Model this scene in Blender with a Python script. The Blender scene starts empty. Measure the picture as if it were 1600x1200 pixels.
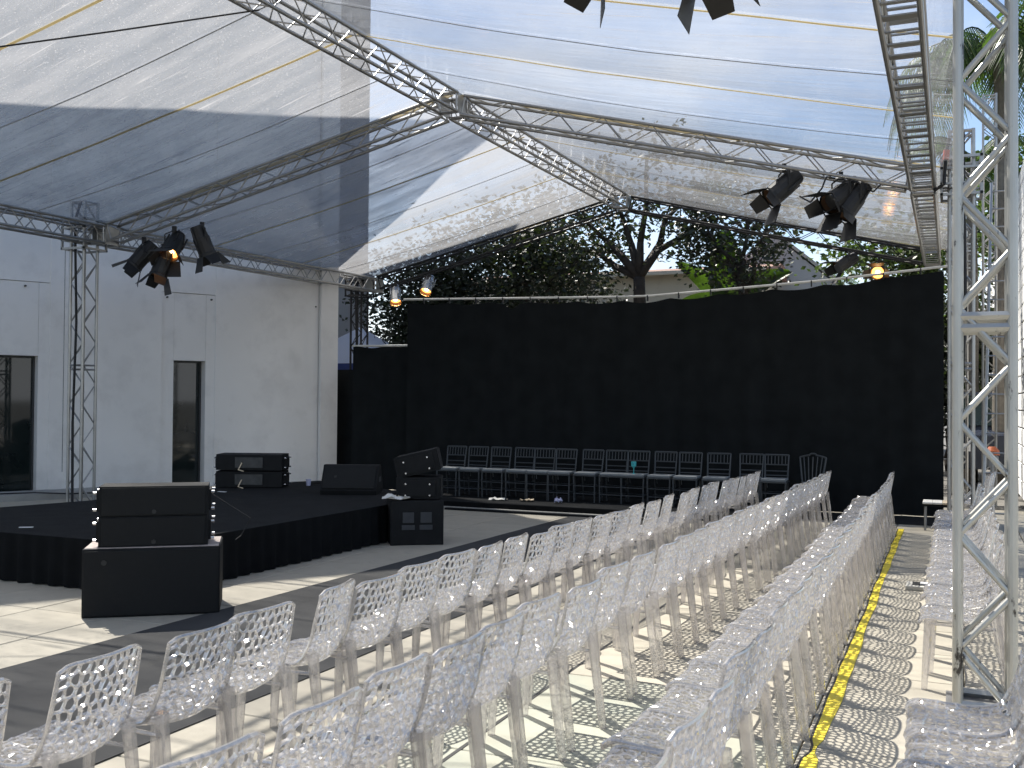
import bpy, bmesh, math, random
from mathutils import Vector, Matrix, noise
R = math.radians
random.seed(7)
sc = bpy.context.scene
COL = sc.collection

# ------------------------------------------------------------------ camera, sky, sun, exposure
CAM = Vector((0, 0, 1.8))
HEAD, PITCH, ROLL = 0.40842, 0.01598, 0.00787
def setup_camera():
    right = Vector((math.cos(HEAD), math.sin(HEAD), 0)); fw = Vector((-math.sin(HEAD), math.cos(HEAD), 0)); up = Vector((0, 0, 1))
    f3 = fw*math.cos(PITCH) + up*math.sin(PITCH); u3 = up*math.cos(PITCH) - fw*math.sin(PITCH)
    c, s = math.cos(ROLL), math.sin(ROLL)
    X = right*c + u3*s; Y = u3*c - right*s; Z = -f3
    cd = bpy.data.cameras.new('camera'); co = bpy.data.objects.new('camera', cd); COL.objects.link(co)
    co.matrix_world = Matrix(((X.x, Y.x, Z.x, CAM.x), (X.y, Y.y, Z.y, CAM.y), (X.z, Y.z, Z.z, CAM.z), (0, 0, 0, 1)))
    cd.sensor_fit = 'HORIZONTAL'; cd.sensor_width = 36.0; cd.lens = 36.0*1584/1600
    cd.clip_start = 0.05; cd.clip_end = 2000
    sc.camera = co
setup_camera()
RIGHT = Vector((math.cos(HEAD), math.sin(HEAD), 0)); FWD = Vector((-math.sin(HEAD), math.cos(HEAD), 0))

SUN_EL = R(55); SUN_H = Vector((-0.82, 0.57, 0)).normalized()
SUN_DIR = Vector((SUN_H.x*math.cos(SUN_EL), SUN_H.y*math.cos(SUN_EL), math.sin(SUN_EL)))
world = bpy.data.worlds.new('World'); sc.world = world; world.use_nodes = True
def setup_world():
    nt = world.node_tree; nt.nodes.clear(); N = nt.nodes.new; L = nt.links.new
    out = N('ShaderNodeOutputWorld'); bg = N('ShaderNodeBackground'); bg.inputs['Strength'].default_value = 0.08
    sky = N('ShaderNodeTexSky'); sky.sky_type = 'NISHITA'; sky.sun_disc = False
    sky.sun_elevation = SUN_EL; sky.sun_rotation = math.atan2(SUN_H.x, SUN_H.y)
    sky.altitude = 700; sky.air_density = 1.0; sky.dust_density = 1.2; sky.ozone_density = 1.0
    tc = N('ShaderNodeTexCoord'); mp = N('ShaderNodeMapping'); mp.inputs['Scale'].default_value = (1, 1, 1.7); mp.inputs['Location'].default_value = (0.35, 0.1, 0.2)
    nz = N('ShaderNodeTexNoise'); nz.inputs['Scale'].default_value = 2.3; nz.inputs['Detail'].default_value = 7; nz.inputs['Roughness'].default_value = 0.55
    rp = N('ShaderNodeValToRGB'); rp.color_ramp.elements[0].position = 0.52; rp.color_ramp.elements[1].position = 0.80
    mx = N('ShaderNodeMixRGB'); mx.inputs[2].default_value = (7.2, 7.4, 7.8, 1)
    L(tc.outputs['Generated'], mp.inputs[0]); L(mp.outputs[0], nz.inputs[0]); sx = N('ShaderNodeSeparateXYZ'); L(tc.outputs['Generated'], sx.inputs[0])
    lo = N('ShaderNodeMapRange'); lo.inputs[1].default_value = 0.0; lo.inputs[2].default_value = 0.55; lo.inputs[3].default_value = 0.13; lo.inputs[4].default_value = -0.03; L(sx.outputs['Z'], lo.inputs[0])
    sm = N('ShaderNodeMath'); sm.operation = 'ADD'; L(nz.outputs['Fac'], sm.inputs[0]); L(lo.outputs[0], sm.inputs[1]); L(sm.outputs[0], rp.inputs[0]); L(rp.outputs[0], mx.inputs[0])
    L(sky.outputs[0], mx.inputs[1]); L(mx.outputs[0], bg.inputs[0]); L(bg.outputs[0], out.inputs[0])
setup_world()
sd = bpy.data.lights.new('sun', 'SUN'); sd.energy = 5.0; sd.angle = R(0.53); sd.color = (1, 0.945, 0.86)
so = bpy.data.objects.new('sun', sd); COL.objects.link(so); so.rotation_euler = (-SUN_DIR).to_track_quat('-Z', 'Y').to_euler(); so.location = (-20, 15, 30)
vs = sc.view_settings; vs.view_transform = 'Standard'; vs.look = 'None'; vs.gamma = 1; vs.use_curve_mapping = False; vs.exposure = 1.22
cy = sc.cycles; cy.max_bounces = 7; cy.transparent_max_bounces = 28; cy.diffuse_bounces = 3; cy.glossy_bounces = 3; cy.transmission_bounces = 4
cy.use_adaptive_sampling = True; cy.adaptive_threshold = 0.02
cy.caustics_reflective = False; cy.caustics_refractive = False; cy.sample_clamp_indirect = 6; cy.use_denoising = True

# ------------------------------------------------------------------ materials
MATS = {}
def newmat(name):
    m = bpy.data.materials.new(name); m.use_nodes = True; m.node_tree.nodes.clear(); MATS[name] = m
    nt = m.node_tree
    return m, nt, nt.nodes.new, nt.links.new, nt.nodes.new('ShaderNodeOutputMaterial')
def pbr(name, col, rough=0.6, metal=0.0, var=0.12, scale=6.0, bump=0.0, bscale=60.0, spec=0.5, stain=None, stain_lo=0.55, stain_hi=0.7, stain_scale=3.0, objvar=0.0, emit=None, emit_s=0, stretch=None):
    m, nt, N, L, out = newmat(name)
    b = N('ShaderNodeBsdfPrincipled'); b.inputs['Roughness'].default_value = rough; b.inputs['Metallic'].default_value = metal; b.inputs['Specular IOR Level'].default_value = spec
    tc = N('ShaderNodeTexCoord'); src = tc.outputs['Object']
    if stretch:
        mp = N('ShaderNodeMapping'); mp.inputs['Scale'].default_value = stretch; L(src, mp.inputs[0]); src = mp.outputs[0]
    nz = N('ShaderNodeTexNoise'); nz.inputs['Scale'].default_value = scale; nz.inputs['Detail'].default_value = 6; L(src, nz.inputs[0])
    mr = N('ShaderNodeMapRange'); mr.inputs[1].default_value = 0.25; mr.inputs[2].default_value = 0.75; mr.inputs[3].default_value = 1-var; mr.inputs[4].default_value = 1+var; L(nz.outputs['Fac'], mr.inputs[0])
    val = mr.outputs[0]
    if objvar:
        oi = N('ShaderNodeObjectInfo'); m2 = N('ShaderNodeMapRange'); m2.inputs[3].default_value = 1-objvar; m2.inputs[4].default_value = 1+objvar; L(oi.outputs['Random'], m2.inputs[0])
        mm = N('ShaderNodeMath'); mm.operation = 'MULTIPLY'; L(val, mm.inputs[0]); L(m2.outputs[0], mm.inputs[1]); val = mm.outputs[0]
    vm = N('ShaderNodeVectorMath'); vm.operation = 'SCALE'; vm.inputs[0].default_value = col[:3]; L(val, vm.inputs['Scale'])
    c = vm.outputs[0]
    if stain:
        n2 = N('ShaderNodeTexNoise'); n2.inputs['Scale'].default_value = stain_scale; n2.inputs['Detail'].default_value = 8; n2.inputs['Roughness'].default_value = 0.65; L(src, n2.inputs[0])
        r2 = N('ShaderNodeMapRange'); r2.inputs[1].default_value = stain_lo; r2.inputs[2].default_value = stain_hi; L(n2.outputs['Fac'], r2.inputs[0])
        mx = N('ShaderNodeMixRGB'); mx.inputs[2].default_value = (*stain, 1); L(r2.outputs[0], mx.inputs[0]); L(c, mx.inputs[1]); c = mx.outputs[0]
    L(c, b.inputs['Base Color'])
    if bump:
        n3 = N('ShaderNodeTexNoise'); n3.inputs['Scale'].default_value = bscale; n3.inputs['Detail'].default_value = 4; L(src, n3.inputs[0])
        bp = N('ShaderNodeBump'); bp.inputs['Strength'].default_value = bump; bp.inputs['Distance'].default_value = 0.01; L(n3.outputs['Fac'], bp.inputs['Height']); L(bp.outputs[0], b.inputs['Normal'])
    if emit:
        b.inputs['Emission Color'].default_value = (*emit, 1); b.inputs['Emission Strength'].default_value = emit_s
    L(b.outputs[0], out.inputs[0])
    return m
pbr('tile', (0.43, 0.392, 0.315), 0.75, var=0.10, scale=3, bump=0.25, bscale=90, stain=(0.31, 0.285, 0.235), stain_lo=0.56, stain_hi=0.75, stain_scale=2.2, objvar=0.06)
pbr('tile_green', (0.41, 0.405, 0.325), 0.6, var=0.10, scale=3, bump=0.2, bscale=90, stain=(0.32, 0.35, 0.295), stain_lo=0.48, stain_hi=0.72, stain_scale=2.5, objvar=0.05)
pbr('ground', (0.10, 0.095, 0.085), 0.9, var=0.25, scale=2)
pbr('carpet', (0.062, 0.062, 0.062), 0.92, var=0.16, scale=1.6, bump=0.5, bscale=350, spec=0.2, stain=(0.085, 0.083, 0.078), stain_lo=0.55, stain_hi=0.75, stain_scale=1.3)
pbr('stage_carpet', (0.016, 0.017, 0.018), 0.95, var=0.3, scale=4, bump=0.4, bscale=300, spec=0.15)
pbr('drape', (0.013, 0.0145, 0.015), 0.95, var=0.25, scale=3, bump=0.2, bscale=500, spec=0.12)
pbr('skirt', (0.008, 0.0085, 0.009), 0.95, var=0.25, scale=5, spec=0.12)
pbr('wall_white', (0.89, 0.86, 0.815), 0.8, var=0.035, scale=0.9, bump=0.15, bscale=120, stain=(0.74, 0.71, 0.67), stain_lo=0.5, stain_hi=0.78, stain_scale=1.4)
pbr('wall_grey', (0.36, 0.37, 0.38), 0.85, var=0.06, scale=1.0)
pbr('wall_cream', (0.62, 0.57, 0.46), 0.85, var=0.06, scale=1.0, stain=(0.45, 0.41, 0.34), stain_lo=0.55, stain_hi=0.8)
pbr('siding', (0.78, 0.78, 0.77), 0.6, var=0.05, scale=1.5)
pbr('roof_tile', (0.20, 0.11, 0.08), 0.8, var=0.2, scale=9)
pbr('window_glass', (0.014, 0.02, 0.019), 0.04, var=0.15, scale=2, spec=0.6)
pbr('window_frame', (0.06, 0.06, 0.06), 0.5)
pbr('concrete', (0.36, 0.35, 0.32), 0.85, var=0.15, scale=4, bump=0.2)
pbr('aluminium', (0.40, 0.395, 0.38), 0.36, metal=0.85, var=0.10, scale=5, stain=(0.30, 0.29, 0.27), stain_lo=0.62, stain_hi=0.74, stain_scale=7, bump=0.05, bscale=80)
pbr('aluminium_worn', (0.52, 0.515, 0.48), 0.42, metal=0.7, var=0.12, scale=6, stain=(0.07, 0.065, 0.06), stain_lo=0.63, stain_hi=0.67, stain_scale=10, stretch=(1, 1, 0.35))
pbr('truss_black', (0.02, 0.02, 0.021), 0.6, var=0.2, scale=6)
pbr('steel', (0.30, 0.30, 0.30), 0.45, metal=0.8, var=0.2, scale=9)
pbr('pole_white', (0.70, 0.68, 0.62), 0.5, var=0.15, scale=8)
pbr('edge_tube', (0.36, 0.34, 0.31), 0.6, var=0.2, scale=4)
pbr('weld', (0.62, 0.64, 0.67), 0.35, var=0.1, scale=5)
pbr('lamp_black', (0.018, 0.018, 0.018), 0.5, var=0.3, scale=12)
pbr('lamp_chrome', (0.75, 0.74, 0.72), 0.2, metal=0.95, var=0.05)
pbr('lens_lit', (0.9, 0.4, 0.12), 0.3, emit=(1.0, 0.40, 0.08), emit_s=2.2)
pbr('bulb_lit', (1, 0.8, 0.5), 0.3, emit=(1.0, 0.72, 0.36), emit_s=4.5)
pbr('lens_off', (0.10, 0.10, 0.10), 0.1, spec=0.8)
pbr('lamp_inside', (0.16, 0.09, 0.05), 0.6, var=0.2)
pbr('cable', (0.012, 0.012, 0.013), 0.6)
pbr('speaker_box', (0.010, 0.0105, 0.011), 0.7, var=0.3, scale=8, bump=0.2, bscale=220, spec=0.25, stain=(0.035, 0.034, 0.032), stain_lo=0.64, stain_hi=0.75, stain_scale=11)
pbr('speaker_top', (0.05, 0.052, 0.055), 0.6, var=0.2, scale=6, bump=0.2, bscale=200)
pbr('grille', (0.006, 0.0065, 0.0065), 0.85, var=0.2, scale=30, bump=0.6, bscale=420)
pbr('badge', (0.035, 0.035, 0.034), 0.4, metal=0.4)
pbr('rear_plate', (0.05, 0.05, 0.048), 0.5, var=0.5, scale=9)
pbr('bolt', (0.7, 0.7, 0.7), 0.25, metal=0.9)
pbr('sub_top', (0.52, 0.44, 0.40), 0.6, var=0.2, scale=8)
pbr('paper', (0.80, 0.77, 0.70), 0.8, var=0.06)
pbr('paper_tan', (0.66, 0.54, 0.38), 0.8, var=0.1)
pbr('white_plastic', (0.78, 0.78, 0.78), 0.4)
pbr('lavender', (0.55, 0.55, 0.72), 0.4)
pbr('teal', (0.05, 0.42, 0.45), 0.5)
pbr('yellow_tape', (0.92, 0.72, 0.05), 0.5, var=0.10, scale=14, stain=(0.62, 0.46, 0.08), stain_lo=0.62, stain_hi=0.8, stain_scale=6)
pbr('tape_black', (0.015, 0.015, 0.015), 0.6)
pbr('chiavari', (0.05, 0.056, 0.06), 0.35, var=0.15, scale=10)
pbr('cushion', (0.22, 0.235, 0.24), 0.8, var=0.05)
pbr('bark', (0.045, 0.037, 0.03), 0.9, var=0.3, scale=8, bump=0.5, bscale=20)
pbr('palm_trunk', (0.20, 0.18, 0.15), 0.9, var=0.25, scale=10)
pbr('red_plastic', (0.62, 0.09, 0.04), 0.45)
pbr('orange', (0.70, 0.17, 0.05), 0.5)
pbr('blue_cloth', (0.035, 0.06, 0.22), 0.7, var=0.1)
pbr('dark_paint', (0.02, 0.025, 0.04), 0.25)
pbr('tray', (0.55, 0.53, 0.47), 0.6)
def leafmat(name, col, trans=0.35):
    m, nt, N, L, out = newmat(name)
    d = N('ShaderNodeBsdfPrincipled'); d.inputs['Roughness'].default_value = 0.45; t = N('ShaderNodeBsdfTranslucent')
    oi = N('ShaderNodeTexCoord'); nz = N('ShaderNodeTexNoise'); nz.inputs['Scale'].default_value = 2.5; L(oi.outputs['Object'], nz.inputs[0])
    mr = N('ShaderNodeMapRange'); mr.inputs[1].default_value = .3; mr.inputs[2].default_value = .7; mr.inputs[3].default_value = .6; mr.inputs[4].default_value = 1.4; L(nz.outputs['Fac'], mr.inputs[0])
    vm = N('ShaderNodeVectorMath'); vm.operation = 'SCALE'; vm.inputs[0].default_value = col; L(mr.outputs[0], vm.inputs['Scale'])
    L(vm.outputs[0], d.inputs['Base Color']); v2 = N('ShaderNodeVectorMath'); v2.operation = 'MULTIPLY'; v2.inputs[1].default_value = (1.3, 1.6, 0.5); L(vm.outputs[0], v2.inputs[0]); L(v2.outputs[0], t.inputs[0])
    mx = N('ShaderNodeMixShader'); mx.inputs[0].default_value = trans; L(d.outputs[0], mx.inputs[1]); L(t.outputs[0], mx.inputs[2]); L(mx.outputs[0], out.inputs[0])
    return m
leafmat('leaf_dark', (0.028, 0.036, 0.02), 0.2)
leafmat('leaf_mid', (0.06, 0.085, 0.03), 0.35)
leafmat('leaf_palm', (0.07, 0.11, 0.04), 0.35)
leafmat('leaf_banana', (0.05, 0.08, 0.02), 0.4)
def thin_cloth(name, c1, c2):
    m, nt, N, L, out = newmat(name)
    d = N('ShaderNodeBsdfDiffuse'); d.inputs[0].default_value = (*c1, 1); t = N('ShaderNodeBsdfTranslucent'); t.inputs[0].default_value = (*c2, 1)
    mx = N('ShaderNodeMixShader'); mx.inputs[0].default_value = 0.5; L(d.outputs[0], mx.inputs[1]); L(t.outputs[0], mx.inputs[2]); L(mx.outputs[0], out.inputs[0])
thin_cloth('gazebo_cloth', (0.86, 0.88, 0.93), (0.62, 0.70, 0.85))
thin_cloth('strap', (0.66, 0.58, 0.38), (0.74, 0.66, 0.46))
def schlick(N, L, nrm, f0):
    # reflectance that is the same from both faces of a sheet
    lw = N('ShaderNodeLayerWeight'); lw.inputs[0].default_value = 0.5; L(nrm, lw.inputs['Normal'])
    pw = N('ShaderNodeMath'); pw.operation = 'POWER'; pw.inputs[1].default_value = 5.0; L(lw.outputs['Facing'], pw.inputs[0])
    ma = N('ShaderNodeMath'); ma.operation = 'MULTIPLY_ADD'; ma.inputs[1].default_value = 1-f0; ma.inputs[2].default_value = f0; ma.use_clamp = True; L(pw.outputs[0], ma.inputs[0])
    return ma.outputs[0]
def clear_plastic(name, tint, f0, diff, rough, refr):
    # clear polycarbonate: see-through, mirror-like facets and white diffuse standing in for refracted light
    m, nt, N, L, out = newmat(name)
    t = N('ShaderNodeBsdfTransparent'); t.inputs[0].default_value = (*tint, 1)
    g = N('ShaderNodeBsdfGlossy'); g.inputs['Roughness'].default_value = rough; g.inputs[0].default_value = (1.0, 0.98, 0.96, 1)
    d = N('ShaderNodeBsdfTranslucent'); d.inputs[0].default_value = (0.96, 0.925, 0.88, 1)
    e = N('ShaderNodeBsdfDiffuse'); e.inputs[0].default_value = (0.96, 0.925, 0.88, 1)
    ge = N('ShaderNodeNewGeometry')
    de = N('ShaderNodeMixShader'); de.inputs[0].default_value = 0.5; L(d.outputs[0], de.inputs[1]); L(e.outputs[0], de.inputs[2])
    rf = N('ShaderNodeBsdfRefraction'); rf.inputs['IOR'].default_value = 1.35; rf.inputs['Roughness'].default_value = 0.04; rf.inputs[0].default_value = (0.97, 0.97, 0.98, 1)
    tr_ = N('ShaderNodeMixShader'); tr_.inputs[0].default_value = refr; L(t.outputs[0], tr_.inputs[1]); L(rf.outputs[0], tr_.inputs[2])
    m1 = N('ShaderNodeMixShader'); m1.inputs[0].default_value = diff; L(tr_.outputs[0], m1.inputs[1]); L(de.outputs[0], m1.inputs[2])
    fr = schlick(N, L, ge.outputs['Normal'], f0)
    m2 = N('ShaderNodeMixShader'); L(fr, m2.inputs[0]); L(m1.outputs[0], m2.inputs[1]); L(g.outputs[0], m2.inputs[2])
    L(m2.outputs[0], out.inputs[0])
clear_plastic('clear_shell', (0.94, 0.935, 0.935), 0.24, 0.31, 0.10, 0.22)
clear_plastic('clear_leg', (0.93, 0.92, 0.925), 0.12, 0.22, 0.09, 0.38)
def membrane(name, lo, hi, gl, wh):
    m, nt, N, L, out = newmat(name)
    tc = N('ShaderNodeTexCoord')
    mp = N('ShaderNodeMapping'); mp.inputs['Scale'].default_value = (0.35, 2.6, 1); L(tc.outputs['Object'], mp.inputs[0])
    n1 = N('ShaderNodeTexNoise'); n1.inputs['Scale'].default_value = 1.3; n1.inputs['Detail'].default_value = 4; n1.inputs['Roughness'].default_value = 0.68; L(mp.outputs[0], n1.inputs[0])
    n2 = N('ShaderNodeTexNoise'); n2.inputs['Scale'].default_value = 40; n2.inputs['Detail'].default_value = 1.5; n2.inputs['Roughness'].default_value = 0.8; L(tc.outputs['Object'], n2.inputs[0])
    h1 = N('ShaderNodeMapRange'); h1.inputs[1].default_value = 0.35; h1.inputs[2].default_value = 0.72; h1.inputs[3].default_value = lo; h1.inputs[4].default_value = hi; L(n1.outputs['Fac'], h1.inputs[0])
    sp = N('ShaderNodeMapRange'); sp.inputs[1].default_value = 0.635; sp.inputs[2].default_value = 0.70; sp.inputs[3].default_value = 0.0; sp.inputs[4].default_value = gl; L(n2.outputs['Fac'], sp.inputs[0])  # painted sun glints: bright specks added to the film's haze
    mp2 = N('ShaderNodeMapping'); mp2.inputs['Scale'].default_value = (0.9, 22, 1); L(tc.outputs['Object'], mp2.inputs[0])
    n4 = N('ShaderNodeTexNoise'); n4.inputs['Scale'].default_value = 1.0; n4.inputs['Detail'].default_value = 2; L(mp2.outputs[0], n4.inputs[0])
    st = N('ShaderNodeMapRange'); st.inputs[1].default_value = 0.66; st.inputs[2].default_value = 0.74; st.inputs[3].default_value = 0.0; st.inputs[4].default_value = 0.5; L(n4.outputs['Fac'], st.inputs[0])
    a0 = N('ShaderNodeMath'); a0.operation = 'ADD'; L(sp.outputs[0], a0.inputs[0]); L(st.outputs[0], a0.inputs[1])
    ad = N('ShaderNodeMath'); ad.operation = 'ADD'; ad.use_clamp = True; L(h1.outputs[0], ad.inputs[0]); L(a0.outputs[0], ad.inputs[1])
    t = N('ShaderNodeBsdfTransparent'); t.inputs[0].default_value = (0.90, 0.915, 0.93, 1)
    d = N('ShaderNodeBsdfTranslucent'); d.inputs[0].default_value = (wh, wh*1.01, wh*1.04, 1); e = N('ShaderNodeBsdfDiffuse'); e.inputs[0].default_value = (wh, wh*1.01, wh*1.04, 1)
    de = N('ShaderNodeMixShader'); de.inputs[0].default_value = 0.3; L(d.outputs[0], de.inputs[1]); L(e.outputs[0], de.inputs[2])
    m1 = N('ShaderNodeMixShader'); L(ad.outputs[0], m1.inputs[0]); L(t.outputs[0], m1.inputs[1]); L(de.outputs[0], m1.inputs[2])
    g = N('ShaderNodeBsdfGlossy'); g.inputs['Roughness'].default_value = 0.12
    n3 = N('ShaderNodeTexNoise'); n3.inputs['Scale'].default_value = 3.0; n3.inputs['Detail'].default_value = 3; L(mp.outputs[0], n3.inputs[0])
    bp = N('ShaderNodeBump'); bp.inputs['Strength'].default_value = 0.12; bp.inputs['Distance'].default_value = 0.05; L(n3.outputs['Fac'], bp.inputs['Height']); L(bp.outputs[0], g.inputs['Normal'])
    fr = schlick(N, L, bp.outputs[0], 0.05)
    m2 = N('ShaderNodeMixShader'); L(fr, m2.inputs[0]); L(m1.outputs[0], m2.inputs[1]); L(g.outputs[0], m2.inputs[2]); L(m2.outputs[0], out.inputs[0])
membrane('clear_membrane', 0.14, 0.38, 0.4, 0.38)
membrane('hazy_membrane', 0.34, 0.68, 0.75, 0.33)
membrane('milky_membrane', 0.55, 0.86, 0.4, 0.30)

# ------------------------------------------------------------------ builders
class MB:
    def __init__(s): s.v = []; s.f = []
    def add(s, vs_, fs):
        o = len(s.v); s.v += [tuple(v) for v in vs_]; s.f += [tuple(i+o for i in f) for f in fs]
    def box(s, c, d, rot=None):
        x, y, z = d[0]/2, d[1]/2, d[2]/2
        P = [Vector((a*x, b*y, e*z)) for e in (-1, 1) for b in (-1, 1) for a in (-1, 1)]
        if rot: P = [rot @ p for p in P]
        c = Vector(c); s.add([p+c for p in P], [(0, 2, 3, 1), (4, 5, 7, 6), (0, 1, 5, 4), (2, 6, 7, 3), (0, 4, 6, 2), (1, 3, 7, 5)]); return s
    def cbox(s, c, d, b, rot=None):
        # box with chamfered vertical and horizontal edges
        x, y, z = d[0]/2, d[1]/2, d[2]/2
        bm = bmesh.new(); bmesh.ops.create_cube(bm, size=1); bmesh.ops.scale(bm, vec=d, verts=bm.verts); bmesh.ops.bevel(bm, geom=bm.edges[:], offset=b, segments=2, affect='EDGES', profile=0.6)
        bm.verts.index_update(); c = Vector(c)
        s.add([(rot @ v.co if rot else v.co)+c for v in bm.verts], [[v.index for v in f.verts] for f in bm.faces]); bm.free(); return s
    def tube(s, a, b, r, n=8, r2=None, caps=True):
        a, b = Vector(a), Vector(b); d = (b-a); 
        if d.length < 1e-6: return s
        q = d.normalized().to_track_quat('Z', 'Y'); r2 = r if r2 is None else r2
        P = [a + q @ Vector((r*math.cos(2*math.pi*i/n), r*math.sin(2*math.pi*i/n), 0)) for i in range(n)] + [b + q @ Vector((r2*math.cos(2*math.pi*i/n), r2*math.sin(2*math.pi*i/n), 0)) for i in range(n)]
        F = [(i, (i+1) % n, n+(i+1) % n, n+i) for i in range(n)]
        if caps: F += [tuple(range(n-1, -1, -1)), tuple(range(n, 2*n))]
        s.add(P, F); return s
    def path(s, pts, r, n=6):
        for i in range(len(pts)-1): s.tube(pts[i], pts[i+1], r, n)
        return s
    def prism(s, poly, axis_vec):
        # poly: list of 3D points, extruded by axis_vec
        n = len(poly); a = Vector(axis_vec); P = [Vector(p) for p in poly] + [Vector(p)+a for p in poly]
        s.add(P, [tuple(range(n-1, -1, -1)), tuple(range(n, 2*n))] + [(i, (i+1) % n, n+(i+1) % n, n+i) for i in range(n)]); return s
    def build(s, name, mat, parent=None, smooth=False, recalc=True, local=False):
        me = bpy.data.meshes.new(name)
        off = Vector((0, 0, 0))
        if parent is not None and not local: off = Vector(parent.get('_org', (0, 0, 0)))
        me.from_pydata([(v[0]-off.x, v[1]-off.y, v[2]-off.z) for v in s.v], [], s.f)
        if recalc:
            bm = bmesh.new(); bm.from_mesh(me); bmesh.ops.recalc_face_normals(bm, faces=bm.faces); bm.to_mesh(me); bm.free()
        me.materials.append(MATS[mat])
        if smooth: me.polygons.foreach_set('use_smooth', [True]*len(me.polygons))
        o = bpy.data.objects.new(name, me); COL.objects.link(o)
        if parent is not None: o.parent = parent; o['_org'] = tuple(parent.get('_org', (0, 0, 0)))
        return o
def tag(o, label=None, cat=None, group=None, kind=None):
    if label: o['label'] = label
    if cat: o['category'] = cat
    if group: o['group'] = group
    if kind: o['kind'] = kind
    return o
def thing(name, label, cat, loc=(0, 0, 0), rot=None, group=None):
    o = bpy.data.objects.new(name, None); COL.objects.link(o); o.location = loc
    if rot is not None: o.rotation_euler = rot
    o['_org'] = tuple(loc) if rot is None else (0, 0, 0)
    o.empty_display_size = 0.1
    return tag(o, label, cat, group)
def copy_tree(o, parent=None):
    c = o.copy(); COL.objects.link(c); c.parent = parent
    for ch in list(o.children): copy_tree(ch, c)
    return c
def ordinal(n):
    return '%d%s' % (n, 'th' if 10 <= n % 100 <= 20 else {1: 'st', 2: 'nd', 3: 'rd'}.get(n % 10, 'th'))

# ------------------------------------------------------------------ ground, paving, carpet
g = MB(); S = 400; g.add([(-S, -S, -0.03), (S, -S, -0.03), (S, S, -0.03), (-S, S, -0.03)], [(0, 1, 2, 3)])
tag(g.build('ground', 'ground'), kind='structure')
PITCH_T = 0.8; X0, Y0 = -2.32, 4.72
paving = bpy.data.objects.new('pavement', None); COL.objects.link(paving); tag(paving, kind='structure')
def tile_mesh(mat):
    b = MB(); h = PITCH_T/2-0.005; e = 0.006
    P = [(-h, -h, -0.025), (h, -h, -0.025), (h, h, -0.025), (-h, h, -0.025), (-h, -h, -e), (h, -h, -e), (h, h, -e), (-h, h, -e), (-h+e, -h+e, 0), (h-e, -h+e, 0), (h-e, h-e, 0), (-h+e, h-e, 0)]
    F = [(0, 1, 5, 4), (1, 2, 6, 5), (2, 3, 7, 6), (3, 0, 4, 7), (4, 5, 9, 8), (5, 6, 10, 9), (6, 7, 11, 10), (7, 4, 8, 11), (8, 9, 10, 11)]
    b.add(P, F); o = b.build('paving_slab', mat); me = o.data; bpy.data.objects.remove(o); return me
tm, tmg = tile_mesh('tile'), tile_mesh('tile_green')
def cam_px(p):
    d = Vector(p)-CAM; u = d.dot(RIGHT); f = d.dot(FWD)
    if f < 0.3: return None
    return 800+1584*u/f, 600+1584*(math.tan(PITCH)-d.z/f), f
cand = []
for i in range(-20, 9):
    for j in range(-4, 18):
        cx, cy_ = X0+(i+.5)*PITCH_T, Y0+(j+.5)*PITCH_T
        q = cam_px((cx, cy_, 0)); vis = q is not None and -150 < q[0] < 1750 and q[1] < 1330
        hid = (-5.2 < cx < -4.2) or (cx < -7.2 and cy_ > 7.8) or (cy_ > 17.0) or (cx > 1.8)
        cand.append((0 if (vis and not hid) else 1, q[2] if q else 99, cx, cy_))
cand.sort()
rest = MB()
for k, (hid, dist, cx, cy_) in enumerate(cand):
    if k < 290 and not hid:
        green = (-3.1 < cx < -1.5 and 3.9 < cy_ < 6.4) or (-1.6 < cx < -0.8 and cy_ < 5.4)
        o = bpy.data.objects.new('paving_slab', tmg if green else tm); COL.objects.link(o); o.parent = paving
        o.location = (cx, cy_, random.uniform(-0.0015, 0.0015)); o.rotation_euler = (random.uniform(-.0012, .0012), random.uniform(-.0012, .0012), 0)
    else:
        rest.add([(v.co.x+cx, v.co.y+cy_, v.co.z) for v in tm.vertices], [tuple(p.vertices) for p in tm.polygons])
tag(rest.build('paving_slabs_far', 'tile', paving), kind='stuff')
# open drain slot under the second row
d = MB(); d.box((-2.32, 9, -0.004), (0.022, 15, 0.012)); tag(d.build('drain_slot', 'tape_black', paving))

def strip(name, pts_l, pts_r, z, mat, thick=0.006):
    b = MB(); n = len(pts_l)
    V = [(x, y, z) for x, y in pts_l] + [(x, y, z) for x, y in pts_r] + [(x, y, z-thick) for x, y in pts_l] + [(x, y, z-thick) for x, y in pts_r]
    F = []
    for i in range(n-1):
        F += [(i, i+1, n+i+1, n+i), (2*n+i, 3*n+i, 3*n+i+1, 2*n+i+1), (i, 2*n+i, 2*n+i+1, i+1), (n+i, n+i+1, 3*n+i+1, 3*n+i)]
    F += [(0, n, 3*n, 2*n), (n-1, 3*n-1, 4*n-1, 2*n-1)]
    b.add(V, F); return b.build(name, mat)
ys = [-2+0.6*i for i in range(29)]
rw = random.Random(3)
def wob(y, a): return a*noise.noise(Vector((y*.5, a*37, 0)))
o = strip('runway_carpet', [(-5.90+0.033*(y)+wob(y, .03), y) for y in ys], [(-3.94+0.026*y+wob(y+50, .03), y) for y in ys], 0.008, 'carpet')
tag(o, 'dark grey runway carpet laid between the stage and the front row of clear chairs', 'carpet')
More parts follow.
